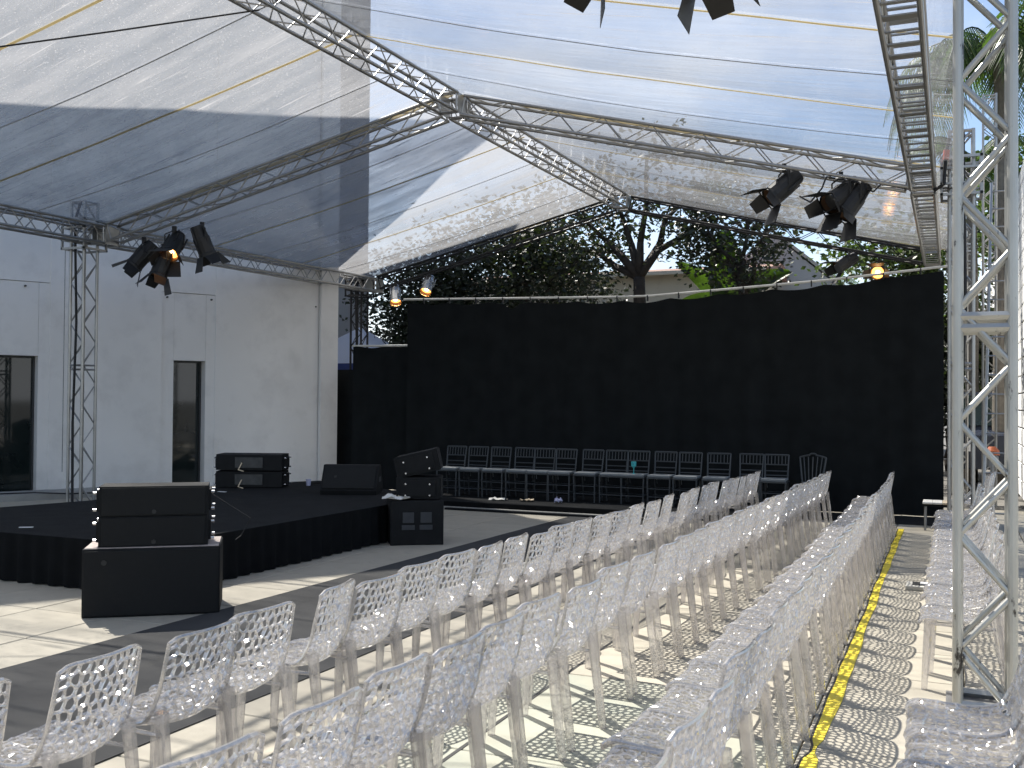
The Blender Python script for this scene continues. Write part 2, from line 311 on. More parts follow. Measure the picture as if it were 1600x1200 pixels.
for k, (x, y, rz, l) in enumerate([(-4.35, 3.45, .25, .22), (-4.9, 5.6, -.2, .1)]):
    b = MB(); b.box((0, 0, 0), (l, 0.035, 0.002)); t = b.build('tape_mark', 'white_plastic'); t.location = (x, y, 0.011); t.rotation_euler.z = rz
    tag(t, ['white tape strip on the runway carpet near the lower corner of the picture', 'short white tape scrap on the runway carpet beside the front row'][k], 'tape')
# dark matting in front of the backdrop, floor of the far corner
o = strip('floor_matting', [(-2.2, 16.15), (-2.2, 17.3)], [(0.3, 16.15), (0.3, 17.3)], 0.01, 'stage_carpet'); tag(o, 'black matting on the floor below the black backdrop at the aisle end', 'mat')
# yellow tape line, folded and uneven
yy = [3.0+0.11*i for i in range(115)]
tl, tr_ = [], []
for i, y in enumerate(yy):
    w = 0.034 + 0.016*noise.noise(Vector((y*1.9, 3.3, 0))); w = max(w, 0.012); c = -0.645+0.012*noise.noise(Vector((y*1.1, 8.8, 0)))
    if 5.35 < y < 5.55: w = 0.008
    tl.append((c-w, y)); tr_.append((c+w, y))
o = strip('yellow_tape_line', tl, tr_, 0.006, 'yellow_tape', 0.003); tag(o, 'yellow tape stuck along the paving behind the third row of clear chairs', 'tape')
b = strip('tape_edge', [(x-0.014, y) for x, y in tl], [(x-0.001, y) for x, y in tl], 0.0045, 'tape_black', 0.003); b.parent = o

# ------------------------------------------------------------------ white building
TH = R(27); WP = Vector((-15.5, 13.0, 0)); WD = Vector((math.sin(TH), math.cos(TH), 0)); WN = Vector((math.cos(TH), -math.sin(TH), 0))
bld = thing('white_building', 'tall white rendered building with dark narrow windows beside the stage', 'building', tuple(WP))
H0, HK = 14.5, 0.20  # unseen roofline, sloped so the building's shadow edge falls at the wanted angle
HB = 11.0
WROT = Matrix(((WD.x, WN.x, 0), (WD.y, WN.y, 0), (0, 0, 1)))
def wbox(s0, s1, n0, n1, z0, z1, mat, name, parent=bld):
    b = MB(); c = WP + WD*((s0+s1)/2) + WN*((n0+n1)/2) + Vector((0, 0, (z0+z1)/2)); b.box(c, (abs(s1-s0), abs(n1-n0), z1-z0), WROT); return b.build(name, mat, parent)
def wall_pieces():
    wins = [(-6.42, -5.76), (-3.25, -2.59), (-0.09, 0.57), (3.08, 3.74)]
    segs = []; s = -12.0
    # bays are set back 6 cm; piers stand proud
    edges = [-12.0]
    for a, c in wins: edges += [a-0.25, a, c, c+0.19]
    edges += [6.28, 6.70]
    wbox(-12.0, 6.695, -9.0, -0.5, 0, HB, 'wall_white', 'core')
    prev = -12.0
    for a, c in wins:
        wbox(prev, a-0.25, -0.5, 0, 0, HB, 'wall_white', 'wall_panel')
        wbox(a-0.25, a, -0.5, -0.03, 0, 3.88, 'wall_white', 'wall_panel'); wbox(c, c+0.19, -0.5, -0.03, 0, 3.88, 'wall_white', 'wall_panel')
        wbox(a+.004, c-.004, -0.5, -0.036, 2.54, 3.88, 'wall_white', 'lintel'); wbox(a-.25, c+.19, -0.5, -0.022, 3.89, HB, 'wall_white', 'wall_panel')
        w = wbox(a+.002, c-.002, -0.30, -0.27, 0.0, 2.538, 'window_glass', 'window')
        for q in (a+.018, c-.018): wbox(q-.015, q+.015, -.27, -.235, 0, 2.53, 'window_frame', 'frame', w)
        wbox(a+.035, c-.035, -.27, -.236, 2.50, 2.532, 'window_frame', 'frame', w)
        prev = c+0.19
    wbox(prev, 6.27, -0.5, 0, 0, HB, 'wall_white', 'wall_panel')
    wbox(6.285, 6.70, -0.5, 0.10, 0, HB, 'wall_white', 'corner_pier')
    b = MB(); sec = [(-12.0, HB+.004), (6.69, HB+.004), (6.69, H0+HK*6.69), (-12.0, H0-HK*12)]
    b.prism([WP+WD*s_+WN*(-.02)+Vector((0, 0, z_)) for s_, z_ in sec], -WN*9); b.build('upper_wall', 'wall_white', bld)
    b = MB(); sec = [(-12.1, H0-HK*12.1+.004), (6.9, H0+HK*6.9+.004), (6.9, H0+HK*6.9+.3), (-12.1, H0-HK*12.1+.3)]
    b.prism([WP+WD*s_+WN*.08+Vector((0, 0, z_)) for s_, z_ in sec], -WN*9.2); b.build('roof', 'wall_white', bld)
    wbox(-12, 2.2, 0.0, 0.9, 0.0, 0.10, 'concrete', 'ledge')
    for s_, z_ in ((0.33, 3.80), (2.93, 3.78), (3.84, 3.79), (6.2, 3.8)):
        b = MB(); p = WP+WD*s_+Vector((0, 0, z_)); b.tube(p-WN*.05, p+WN*.012, .018, 8); b.build('anchor_hole', 'tape_black', bld)
wall_pieces()
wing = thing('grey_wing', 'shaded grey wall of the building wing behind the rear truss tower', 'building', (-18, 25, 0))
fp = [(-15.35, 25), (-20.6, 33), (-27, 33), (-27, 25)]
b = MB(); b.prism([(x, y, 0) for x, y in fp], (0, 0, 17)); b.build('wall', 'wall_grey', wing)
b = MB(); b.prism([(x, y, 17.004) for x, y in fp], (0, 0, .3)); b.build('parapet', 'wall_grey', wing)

# ------------------------------------------------------------------ trusses
def truss(name, label, p0, p1, up=(0, 0, 1), s=0.33, rc=0.024, rl=0.009, pitch=0.33, mat='aluminium', group=None, each=False, frames=None, nseg=8, rungs=False):
    p0, p1 = Vector(p0), Vector(p1); t = thing(name, label, 'truss', tuple(p0), group=group)
    d = (p1-p0); Ln = d.length; d.normalize(); upv = Vector(up); sx = d.cross(upv).normalized(); sy = sx.cross(d).normalized()
    h = s/2-rc; cs = [(-h, -h), (h, -h), (h, h), (-h, h)]
    C = [[p0 + sx*a + sy*b_, p1 + sx*a + sy*b_] for a, b_ in cs]
    for a, e in C: m = MB(); m.tube(a, e, rc, nseg+2); m.build('chord', mat, t, smooth=False)
    n = max(2, int(round(Ln/pitch)))
    for k in range(4):
        A, B = C[k], C[(k+1) % 4]; m = MB()
        ph = (0, 1, 1, 0)[k]
        if rungs and k in (0, 2):
            for i in range(n):
                a = A[0].lerp(A[1], (i+.5)/n); e = B[0].lerp(B[1], (i+.5)/n); rm = MB(); wd = (.10, .032, .05)[i % 3]
                rm.box((a+e)/2, ((e-a).length, wd, .012)); rm.build('rung', mat, t)
            continue
        for i in range(n):
            fa, fb = i/n, (i+1)/n
            P, Q = (A, B) if (i+ph) % 2 == 0 else (B, A)
            a = P[0].lerp(P[1], fa); e = Q[0].lerp(Q[1], fb); ins = (e-a).normalized()*rc*0.6
            if each: mm = MB(); mm.tube(a+ins, e-ins, rl, nseg); mm.build('brace', mat, t)
            else: m.tube(a+ins, e-ins, rl, 6)
        if not each: m.build('lacing', mat, t)
    for f_ in (frames if frames is not None else (0.004, 0.996)):
        m = MB()
        for k in range(4):
            A, B = C[k], C[(k+1) % 4]; m.tube(A[0].lerp(A[1], f_), B[0].lerp(B[1], f_), rl*1.5, 6)
        m.build('end_frame', mat, t)
    return t
# nodes of the roof frame: t = -1 front gable, 0 middle gable, 1 rear gable
def ER(t): return Vector((-0.34, 14.4+7.8*t, 4.74))
def EL(t): return Vector((-12.80+0.45*max(t, -1)*(1 if t > 0 else 0.3), 12.65+7.75*t, 4.45))
def RG(t): return Vector((-6.75+0.15*t, 13.35+7.95*t, 6.15))
for t0 in (-1, 0):
    w = 'front' if t0 == -1 else 'rear'
    truss('ridge_truss', 'silver box truss along the roof ridge, %s half' % w, RG(t0)+(RG(t0+1)-RG(t0)).normalized()*.16, RG(t0+1)-(RG(t0+1)-RG(t0)).normalized()*.16, group='roof trusses', pitch=0.3)
    truss('eave_truss', 'silver box truss along the eave above the aisle, %s half' % w, ER(t0)+Vector((0, .16, 0)), ER(t0+1)-Vector((0, .16, 0)), group='roof trusses', pitch=0.3, rl=0.011, rungs=True)
    a, c = EL(t0), EL(t0+1); dd = (c-a).normalized()
    truss('eave_truss', 'grey box truss along the eave beside the white building, %s half' % w, a+dd*.16, c-dd*.16, group='roof trusses', pitch=0.26)
for t0 in (-1, 0, 1):
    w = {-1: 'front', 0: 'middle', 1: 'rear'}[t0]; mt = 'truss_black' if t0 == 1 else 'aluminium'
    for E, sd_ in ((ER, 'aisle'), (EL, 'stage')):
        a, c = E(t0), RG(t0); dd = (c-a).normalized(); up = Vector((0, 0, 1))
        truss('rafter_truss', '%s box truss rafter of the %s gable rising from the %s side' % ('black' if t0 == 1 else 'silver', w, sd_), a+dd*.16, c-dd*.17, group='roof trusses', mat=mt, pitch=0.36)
    # corner blocks
    for P, nm in ((ER(t0), 'aisle eave'), (EL(t0), 'stage eave'), (RG(t0), 'ridge')):
        k = thing('corner_block', 'plate corner block joining trusses at the %s of the %s gable' % (nm, w), 'truss joint', tuple(P), group='truss corner blocks')
        for sx in (-1, 1):
            m = MB(); m.box(P+Vector((sx*.14, 0, 0)), (.012, .30, .30)); m.build('plate', 'aluminium', k)
        for z in (-.14, .14):
            for y in (-.14, .14): m = MB(); m.tube(P+Vector((-.13, y, z)), P+Vector((.13, y, z)), .022, 8); m.build('chord', 'aluminium', k)
TOW = [('near', Vector((0.185, 6.70, 0)), 5.4, 'aluminium_worn', 'pale worn truss tower standing close by among the chairs beside the aisle'),
       ('mid', Vector((0.125, 14.42, 0)), 5.35, 'aluminium', 'silver truss tower at the far end of the aisle chairs'),
       ('far', Vector((0.16, 22.3, 0)), 5.35, 'aluminium', 'silver truss tower hidden behind the backdrop at its aisle end'),
       ('stage', Vector((-13.06, 12.45, 0)), 5.0, 'aluminium', 'slim silver truss tower between the stage and the white wall'),
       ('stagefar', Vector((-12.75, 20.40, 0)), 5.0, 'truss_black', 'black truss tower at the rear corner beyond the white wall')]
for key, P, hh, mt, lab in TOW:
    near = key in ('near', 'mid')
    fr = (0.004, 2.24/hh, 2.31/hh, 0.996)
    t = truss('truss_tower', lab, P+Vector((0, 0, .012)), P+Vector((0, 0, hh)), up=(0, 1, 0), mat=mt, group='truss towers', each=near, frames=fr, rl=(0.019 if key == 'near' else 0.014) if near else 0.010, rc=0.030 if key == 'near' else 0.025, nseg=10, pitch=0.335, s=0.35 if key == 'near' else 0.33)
    m = MB(); m.box(P+Vector((0, 0, .006)), (.42, .42, .012)); m.build('base_plate', 'steel', t)
    # sleeve block riding on the tower and its link to the eave
    left = key.startswith('stage'); ze = 4.45 if left else 4.74
    k = thing('sleeve_block', 'square sleeve frame around the top of the %s' % {'near': 'near tower by the aisle', 'mid': 'tower at the far end of the aisle', 'far': 'tower behind the backdrop', 'stage': 'tower beside the stage', 'stagefar': 'black rear tower'}[key], 'truss joint', (P.x, P.y, ze), group='tower sleeves')
    m = MB(); q = .235
    for z in (-.24, -.10, .10, .24):
        for a_, b_ in (((-q, -q), (q, -q)), ((q, -q), (q, q)), ((q, q), (-q, q)), ((-q, q), (-q, -q))): m.box((P.x+(a_[0]+b_[0])/2, P.y+(a_[1]+b_[1])/2, ze+z), (abs(a_[0]-b_[0])+.034, abs(a_[1]-b_[1])+.034, .034 if abs(z) > .2 else .028))
    m.build('ring', mt if mt != 'aluminium_worn' else 'aluminium', k)
    m = MB()
    for a_ in (-q, q):
        for b_ in (-q, q): m.box((P.x+a_, P.y+b_, ze), (.03, .03, .52))
    m.build('upright', mt if mt != 'aluminium_worn' else 'aluminium', k)
    if key != 'near':
        m = MB(); m.path([P+Vector((.02, -.10, hh+.0)), P+Vector((.02, -.22, hh-.35)), P+Vector((.05, -.19, 3.0)), P+Vector((-.02, -.17, 1.4)), P+Vector((.03, -.2, .02))], .022, 6)
        c = m.build('power_cable', 'cable', None, recalc=False); tag(c, 'thick black cable strapped down the %s' % {'mid': 'tower at the aisle end', 'far': 'tower behind the backdrop', 'stage': 'tower beside the stage', 'stagefar': 'black rear tower'}[key], 'cable')
ch = MB(); 
for i in range(130):
    z = 4.2-i*.028; a_ = .012 if i % 2 else .004; ch.box((-13.285, 12.27, z), (a_, .016-a_, .03))
tag(ch.build('hoist_chain', 'steel'), 'steel hoist chain hanging beside the tower near the stage', 'chain')

# ------------------------------------------------------------------ roof membranes
def roof_sheet(label, A0, A1, B0, B1, lift, nseam, film):
    # A = eave edge (front, rear), B = ridge edge
    t = thing('roof_membrane', label, 'tent roof', tuple(A0), group='clear roof sheets')
    m = MB(); nu, nv = 40, 14
    def P(u, v, dz=0):
        a = A0.lerp(A1, u); b_ = B0.lerp(B1, u); p = a.lerp(b_, v)
        k = abs(math.sin(math.pi*u*nseam)); sag = -0.05*k*math.sin(math.pi*v) - 0.05*math.sin(math.pi*v) + 0.012*noise.noise(Vector((p.x*.9, p.y*.9, 1.7)))
        return (p.x, p.y, p.z+lift+sag+dz)
    for i in range(nu+1):
        for j in range(nv+1): m.v.append(P(i/nu, -0.035+1.035*j/nv))
    m.f = [(i*(nv+1)+j, (i+1)*(nv+1)+j, (i+1)*(nv+1)+j+1, i*(nv+1)+j+1) for i in range(nu) for j in range(nv)]
    m.build('sheet', film, t, smooth=True, recalc=False)
    for i in range(nseam*2+1):
        u = min(max(i/(nseam*2), 0.004), 0.996); strap = i % 2 == 0
        w = 0.022 if strap else 0.009; s = MB(); L_ = (A1-A0).length
        for j in range(nv+1):
            v = -0.03+1.025*j/nv
            for du in (-w/L_, w/L_): s.v.append(P(u+du, v, -0.012))
        s.f = [(2*j, 2*j+1, 2*j+3, 2*j+2) for j in range(nv)]
        n0 = len(s.v); s.v += [(x, y, z-.004) for x, y, z in s.v]; s.f += [tuple(n0+k for k in reversed(f)) for f in list(s.f)]
        s.build('strap' if strap else 'weld_seam', 'strap' if strap else 'weld', t, recalc=False)
    e = MB(); pts = [Vector(P(i/12, -0.035)) for i in range(13)]; e.path(pts, .02, 8); e.build('edge_tube', 'edge_tube', t)
    return t
LIFT = 0.19
def ext(f, t): return f(-1)+(f(-1)-f(0))*(-1-t) if t < -1 else f(t)
for t0 in (-2, -1, 0):
    w = {-2: 'front', -1: 'middle', 0: 'rear'}[t0]
    roof_sheet('clear plastic roof sheet on the aisle slope, %s bay' % w, ext(ER, t0)+Vector((.16, 0, 0)), ext(ER, t0+1)+Vector((.16, 0, 0)), ext(RG, t0), ext(RG, t0+1), LIFT, 3, 'milky_membrane' if t0 == 0 else 'clear_membrane')
    roof_sheet('clear plastic roof sheet on the stage slope, %s bay' % w, ext(EL, t0)-Vector((.16, 0, 0)), ext(EL, t0+1)-Vector((.16, 0, 0)), ext(RG, t0), ext(RG, t0+1), LIFT, 3, 'milky_membrane' if t0 == 0 else 'hazy_membrane')
c = MB(); c.path([(-6.9, 8.95, 6.02), (-8.0, 8.0, 5.62), (-9.3, 7.0, 5.22)], .009, 6); tag(c.build('roof_wire', 'cable'), 'thin dark wire strung across under the clear roof at the top corner', 'wire')

# ------------------------------------------------------------------ stage
stg = thing('stage', 'low stage platform covered in black carpet with a pleated black skirt', 'stage', (-8.5, 10, 0))
ZS = 0.47
outline = [(-6.60, 7.15), (-6.52, 11.1), (-7.4, 12.9), (-9.4, 13.9), (-10.25, 12.5), (-10.15, 9.8), (-10.45, 8.7), (-11.4, 7.15)]
m = MB(); m.prism([(x, y, ZS-.02) for x, y in outline], (0, 0, .02)); m.build('top', 'stage_carpet', stg)
m = MB(); m.prism([(x+(.06 if x < -8.5 else -.06), y+(.06 if y < 9 else -.06), 0.0) for x, y in outline], (0, 0, ZS-.03)); m.build('frame', 'truss_black', stg)
sk = MB(); pts = []
n = len(outline)
for i in range(n):
    a, c = Vector((*outline[i], 0)), Vector((*outline[(i+1) % n], 0)); Ls = (c-a).length; k = max(2, int(Ls/.045)); nrm = (c-a).normalized().cross(Vector((0, 0, 1)))
    for j in range(k):
        p = a.lerp(c, j/k); pts.append((p, nrm, j*0.045+i*3))
for p, nr, s_ in pts:
    o1 = .012*math.sin(s_*31)+.012*noise.noise(Vector((s_*2, 1, 0))); o2 = .03*math.sin(s_*31+.5)+.03*noise.noise(Vector((s_*2, 5, 0)))
    a = p+nr*(.012+o1*.3); c = p+nr*(.03+o2); sk.v += [(a.x, a.y, ZS-.004), (p.x+nr.x*(.02+o2*.7), p.y+nr.y*(.02+o2*.7), ZS*.5), (c.x, c.y, .012+.012*noise.noise(Vector((s_*3, 9, 0))))]
N_ = len(pts)
for i in range(N_):
    j = (i+1) % N_
    for k in (0, 1): sk.f.append((3*i+k, 3*j+k, 3*j+k+1, 3*i+k+1))
sk.build('skirt', 'skirt', stg, smooth=True)

# ------------------------------------------------------------------ loudspeakers
def line_array(name, label, loc, rz, tilt=0.0, rear=False, group='line array boxes', w=1.0, hh=.245, dp=.42):
    t = thing(name, label, 'loudspeaker', loc, (tilt, 0, rz), group)
    wd = w
    # cabinet: trapezoid side profile; front at -y
    m = MB(); prof = [(-dp/2, 0.0), (dp/2, .010), (dp/2, hh-.010), (dp/2-.03, hh-.002), (-dp/2, hh)]
    m.prism([(-wd/2, y, z) for y, z in prof], (wd, 0, 0)); bd = m.build('cabinet', 'speaker_box', t, local=True)
    m = MB(); m.cbox((0, -dp/2-.006, hh/2), (wd-.05, .014, hh-.02), .004); gr = m.build('grille', 'grille', t, local=True)
    m = MB(); m.tube((0, -dp/2-.012, .035), (0, -dp/2-.016, .035), .018, 12); m.build('badge', 'badge', gr, local=True)
    for sx in (-1, 1):
        m = MB(); m.box((sx*(wd/2+.012), 0, hh/2), (.022, dp*.8, hh*.7)); sp = m.build('rigging_plate', 'speaker_box', t, local=True)
        for yy_ in (-.15, .15):
            for zz in (.05, .19): m = MB(); m.tube((sx*(wd/2+.02), yy_, zz), (sx*(wd/2+.05), yy_, zz), .011, 8); m.build('pin', 'bolt', sp, local=True)
    if rear:
        m = MB(); m.box((0, dp/2+.004, hh/2), (wd*.42, .012, hh*.62)); pn = m.build('rear_panel', 'rear_plate', t, local=True)
        m = MB(); m.path([(.1, dp/2+.02, .12), (.14, dp/2+.06, .02), (.05, dp/2+.1, .0)], .008, 6); m.build('lead', 'paper_tan', pn, local=True)
    return t
def subwoofer(label, loc, rz, w, d_, h, ports=False, topmat=None):
    t = thing('subwoofer', label, 'loudspeaker', loc, (0, 0, rz), 'subwoofers')
    m = MB(); m.cbox((0, 0, h/2), (w, d_, h), .012); m.build('cabinet', 'speaker_box', t, local=True)
    if not ports:
        m = MB(); m.cbox((0, -d_/2-.006, h/2), (w-.03, .016, h-.035), .004); gr = m.build('grille', 'grille', t, local=True)
        m = MB(); m.tube((-w/2+.17, -d_/2-.013, h*.80), (-w/2+.17, -d_/2-.018, h*.80), .022, 12); m.build('badge', 'badge', gr, local=True)
    else:
        for sx in (-.11, .11):
            m = MB(); m.cbox((sx, -d_/2-.003, h*.62), (.14, .012, .13), .004); m.build('handle_cup', 'speaker_top', t, local=True)
            m = MB(); m.cbox((sx, -d_/2-.003, h*.40), (.16, .012, .06), .004); m.build('socket_plate', 'speaker_top', t, local=True)
    if topmat:
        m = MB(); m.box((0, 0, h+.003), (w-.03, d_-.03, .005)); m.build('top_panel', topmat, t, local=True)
    return t
ang = math.atan2(0.65, 0.86)
c0 = Vector((-6.04, 6.515, 0)); bk = Vector((-math.sin(ang), math.cos(ang), 0))
sp_c = c0+bk*.30
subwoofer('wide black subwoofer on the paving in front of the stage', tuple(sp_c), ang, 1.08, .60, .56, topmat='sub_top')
ap = c0+bk*.26+Vector((-.0, 0, 0))
line_array('line_array_box', 'black line array box resting directly on the wide front subwoofer', (ap.x, ap.y, .568), ang+.03, w=.86)
line_array('line_array_box', 'upper black line array box on the front subwoofer stack', (ap.x, ap.y, .818), ang+.03, w=.86)
# stack at the stage rear, seen from behind
bp_ = Vector((-9.62, 12.45, ZS)); an2 = math.atan2(.38, .93)
line_array('line_array_box', 'lower line array box at the back of the stage showing its rear panel', (bp_.x, bp_.y, ZS+.002), an2+math.pi, rear=True, w=.98)
line_array('line_array_box', 'upper line array box at the back of the stage before the white wall', (bp_.x, bp_.y, ZS+.252), an2+math.pi, rear=True, w=.98)
# floor monitor wedge
def wedge():
    t = thing('stage_monitor', 'black wedge stage monitor lying on the far stage corner', 'loudspeaker', (-7.75, 12.25, ZS+.002), (0, 0, R(22)))
    w = .78; prof = [(-.27, 0), (.29, 0), (.33, .07), (.10, .40), (-.04, .40), (-.29, .06)]
    m = MB(); m.prism([(-w/2, y, z) for y, z in prof], (w, 0, 0)); m.build('cabinet', 'speaker_box', t, local=True)
    nn = Vector((0, -.34, .25)).normalized(); a, c = Vector((0, -.285, .075)), Vector((0, -.05, .392)); rot = Matrix.Rotation(math.atan2(c.z-a.z, c.y-a.y), 3, 'X')
    m = MB(); m.cbox((a+c)/2+Vector((0, -.008, .006)), (w-.06, (c-a).length-.02, .012), .004, rot); g_ = m.build('grille', 'grille', t, local=True)
    m = MB(); m.box((a+c)/2+Vector((-.2, -.017, .012)), (.03, .03, .004), rot); m.build('badge', 'badge', g_, local=True)
    for sx in (-1, 1):
        m = MB(); m.cbox((sx*(w/2+.003), .02, .2), (.008, .16, .07), .003); m.build('handle', 'speaker_top', t, local=True)
wedge()
an3 = math.atan2(.39, .55)
rs = Vector((-6.045, 11.055, 0)); bk3 = Vector((-math.sin(an3), math.cos(an3), 0))
subwoofer('square black subwoofer with twin handles at the stage corner', tuple(rs+bk3*.30), an3, .66, .6, .55, ports=True)
q = rs+bk3*.34+Vector((.06, .03, 0))
line_array('line_array_box', 'lower line array box on the square subwoofer, angled towards the stage', (q.x, q.y, .56), an3+R(78), rear=False, w=.5, hh=.27, dp=.54)
line_array('line_array_box', 'tilted upper line array box on the square subwoofer with bolts showing', (q.x, q.y+.02, .865), an3+R(78), tilt=R(-13), rear=False, w=.5, hh=.27, dp=.54)
def crumple(name, label, loc, size, mat, seed, cat='paper', rz=0.0):
    rd = random.Random(seed); m = MB(); n = 6
    for i in range(n+1):
        for j in range(n+1): m.v.append(((i/n-.5)*size[0]+rd.uniform(-.01, .01), (j/n-.5)*size[1]+rd.uniform(-.01, .01), size[2]*abs(noise.noise(Vector((i*.7+seed, j*.7, seed*.3))))*2+.004))
    m.f = [(i*(n+1)+j, (i+1)*(n+1)+j, (i+1)*(n+1)+j+1, i*(n+1)+j+1) for i in range(n) for j in range(n)]
    n0 = len(m.v); m.v += [(x, y, z-.003) for x, y, z in m.v]; m.f += [tuple(n0+k for k in reversed(f)) for f in list(m.f)]
    o = m.build(name, mat, recalc=False); o.location = loc; o.rotation_euler.z = rz; return tag(o, label, cat)
crumple('crumpled_paper', 'crumpled cream paper lying on the square subwoofer', (-6.30, 10.98, .562), (.34, .2, .05), 'paper', 4, rz=.5)
crumple('crumpled_paper', 'folded tan paper bag on the square subwoofer by the cream paper', (-6.36, 11.14, .562), (.2, .16, .05), 'paper_tan', 9, rz=-.4)
# small things on the stage
m = MB(); m.tube((0, 0, 0), (0, 0, .1), .032, 12, r2=.042); o = m.build('plastic_cup', 'lavender'); o.location = (-9.0, 13.0, ZS+.002); tag(o, 'pale lilac plastic cup standing at the back edge of the stage', 'cup')
for k, (x, y) in enumerate([(-9.45, 11.55), (-7.9, 8.0), (-8.6, 7.5)]):
    m = MB(); m.box((0, 0, 0), (.13, .04, .006)); o = m.build('tape_mark', 'white_plastic'); o.location = (x, y, ZS+.004); o.rotation_euler.z = .3*k
    tag(o, ['white tape mark on the stage before the rear speaker stack', 'white tape mark near the front edge of the stage', 'white tape mark at the front edge of the stage beside the skirt'][k], 'tape')
for k, pts_ in enumerate([[(-15.2, 12.4, .115), (-14.6, 12.9, .13), (-14.0, 13.1, .12), (-13.6, 13.9, .11)], [(-9.2, 13.2, ZS+.02), (-8.8, 13.1, ZS+.05), (-8.4, 13.0, ZS+.02)], [(-6.0, 7.2, .95), (-5.62, 7.25, .75), (-5.68, 7.2, .6), (-5.7, 7.15, .57)]]):
    m = MB(); m.path(pts_, .013 if k < 2 else .004, 6); tag(m.build('loose_cable', 'cable'), ['black cable lying along the concrete ledge under the white wall', 'black cable at the back edge of the stage near the cup', 'thin cable hanging beside the front speaker stack'][k], 'cable')

# ------------------------------------------------------------------ black backdrop and what stands before it
YC = 17.4
def drape(name, label, x0, x1, ztop, y, cat='curtain', folds=.085, seed=0):
    t = thing(name, label, cat, ((x0+x1)/2, y, 0))
    m = MB(); n = int((x1-x0)/.07); nz = 10
    for i in range(n+1):
        x = x0+(x1-x0)*i/n; zt = ztop(x)
        for j in range(nz+1):
            z = zt*(j/nz); f_ = folds*(1-.5*j/nz)
            m.v.append((x, y+f_*noise.noise(Vector((x*2.4, z*.25, seed)))+.25*f_*math.sin(x*17+seed), max(z, .012)))
    m.f = [(i*(nz+1)+j, (i+1)*(nz+1)+j, (i+1)*(nz+1)+j+1, i*(nz+1)+j+1) for i in range(n) for j in range(nz)]
    m.build('cloth', 'drape', t, smooth=True, recalc=False)
    return t
def ztop(x):
    pts = [(-9.76, 3.72), (-7.0, 3.66), (-5.0, 3.62), (-3.26, 3.71), (-1.8, 3.79), (-.1, 3.93), (.4, 3.97)]
    for (a, za), (c, zc) in zip(pts, pts[1:]):
        if x <= c: z = za+(zc-za)*(x-a)/(c-a); break
    return z
dr = drape('backdrop_curtain', 'huge black cloth backdrop hung across the far end', -9.76, -.10, lambda x: ztop(x)-.03-.05*abs(math.sin((x+9.76)*3.6))*(1 if -9.3 < x < -1 else .3)-(.10*max(0, 1-abs(x+7.55)*6)), YC, seed=1)
m = MB(); m.path([(x, YC-.02, ztop(x)+.035) for x in [-9.85+.5*i for i in range(21)]], .02, 8); m.build('curtain_pole', 'pole_white', dr, recalc=False)
for i in range(17):
    x = -9.4+.56*i; m = MB(); m.box((x, YC-.02, ztop(x)-.0), (.02, .055, .10)); m.build('tie', 'cable', dr)
drape('side_curtain', 'lower black curtain filling the gap beside the big backdrop', -11.08, -9.77, lambda x: 2.84+.02*math.sin(x*9), YC+.12, seed=3)
m = MB(); m.path([(-11.1, YC+.12, 2.87), (-9.75, YC+.12, 2.86)], .022, 8); o = m.build('curtain_rail', 'pole_white'); tag(o, 'pale rail carrying the lower black curtain', 'rail')
drape('rear_curtain', 'black cloth closing the gap behind the white wall corner', -12.9, -11.2, lambda x: 2.45, 19.2, seed=5)
plat = thing('low_platform', 'low black platform under the row of dark chairs', 'platform', (-5.6, 16.2, 0))
m = MB(); m.cbox((-5.6, 16.2, .05), (6.9, 1.9, .10), .01); m.build('deck', 'stage_carpet', plat)
m = MB(); m.box((-5.6, 15.245, .045), (6.9, .012, .09)); m.build('fascia', 'skirt', plat)
# boards and trunking lying before the platform
for k, (x0, x1, y, mt) in enumerate([(-8.2, -4.6, 15.02, 'concrete'), (-7.6, -4.0, 14.86, 'stage_carpet')]):
    m = MB(); m.box(((x0+x1)/2, y, .018), (x1-x0, .09, .03)); o = m.build('cable_ramp', mt); tag(o, ['grey cable cover strip on the paving before the low platform', 'dark cable cover strip nearest the runway before the low platform'][k], 'cable cover')

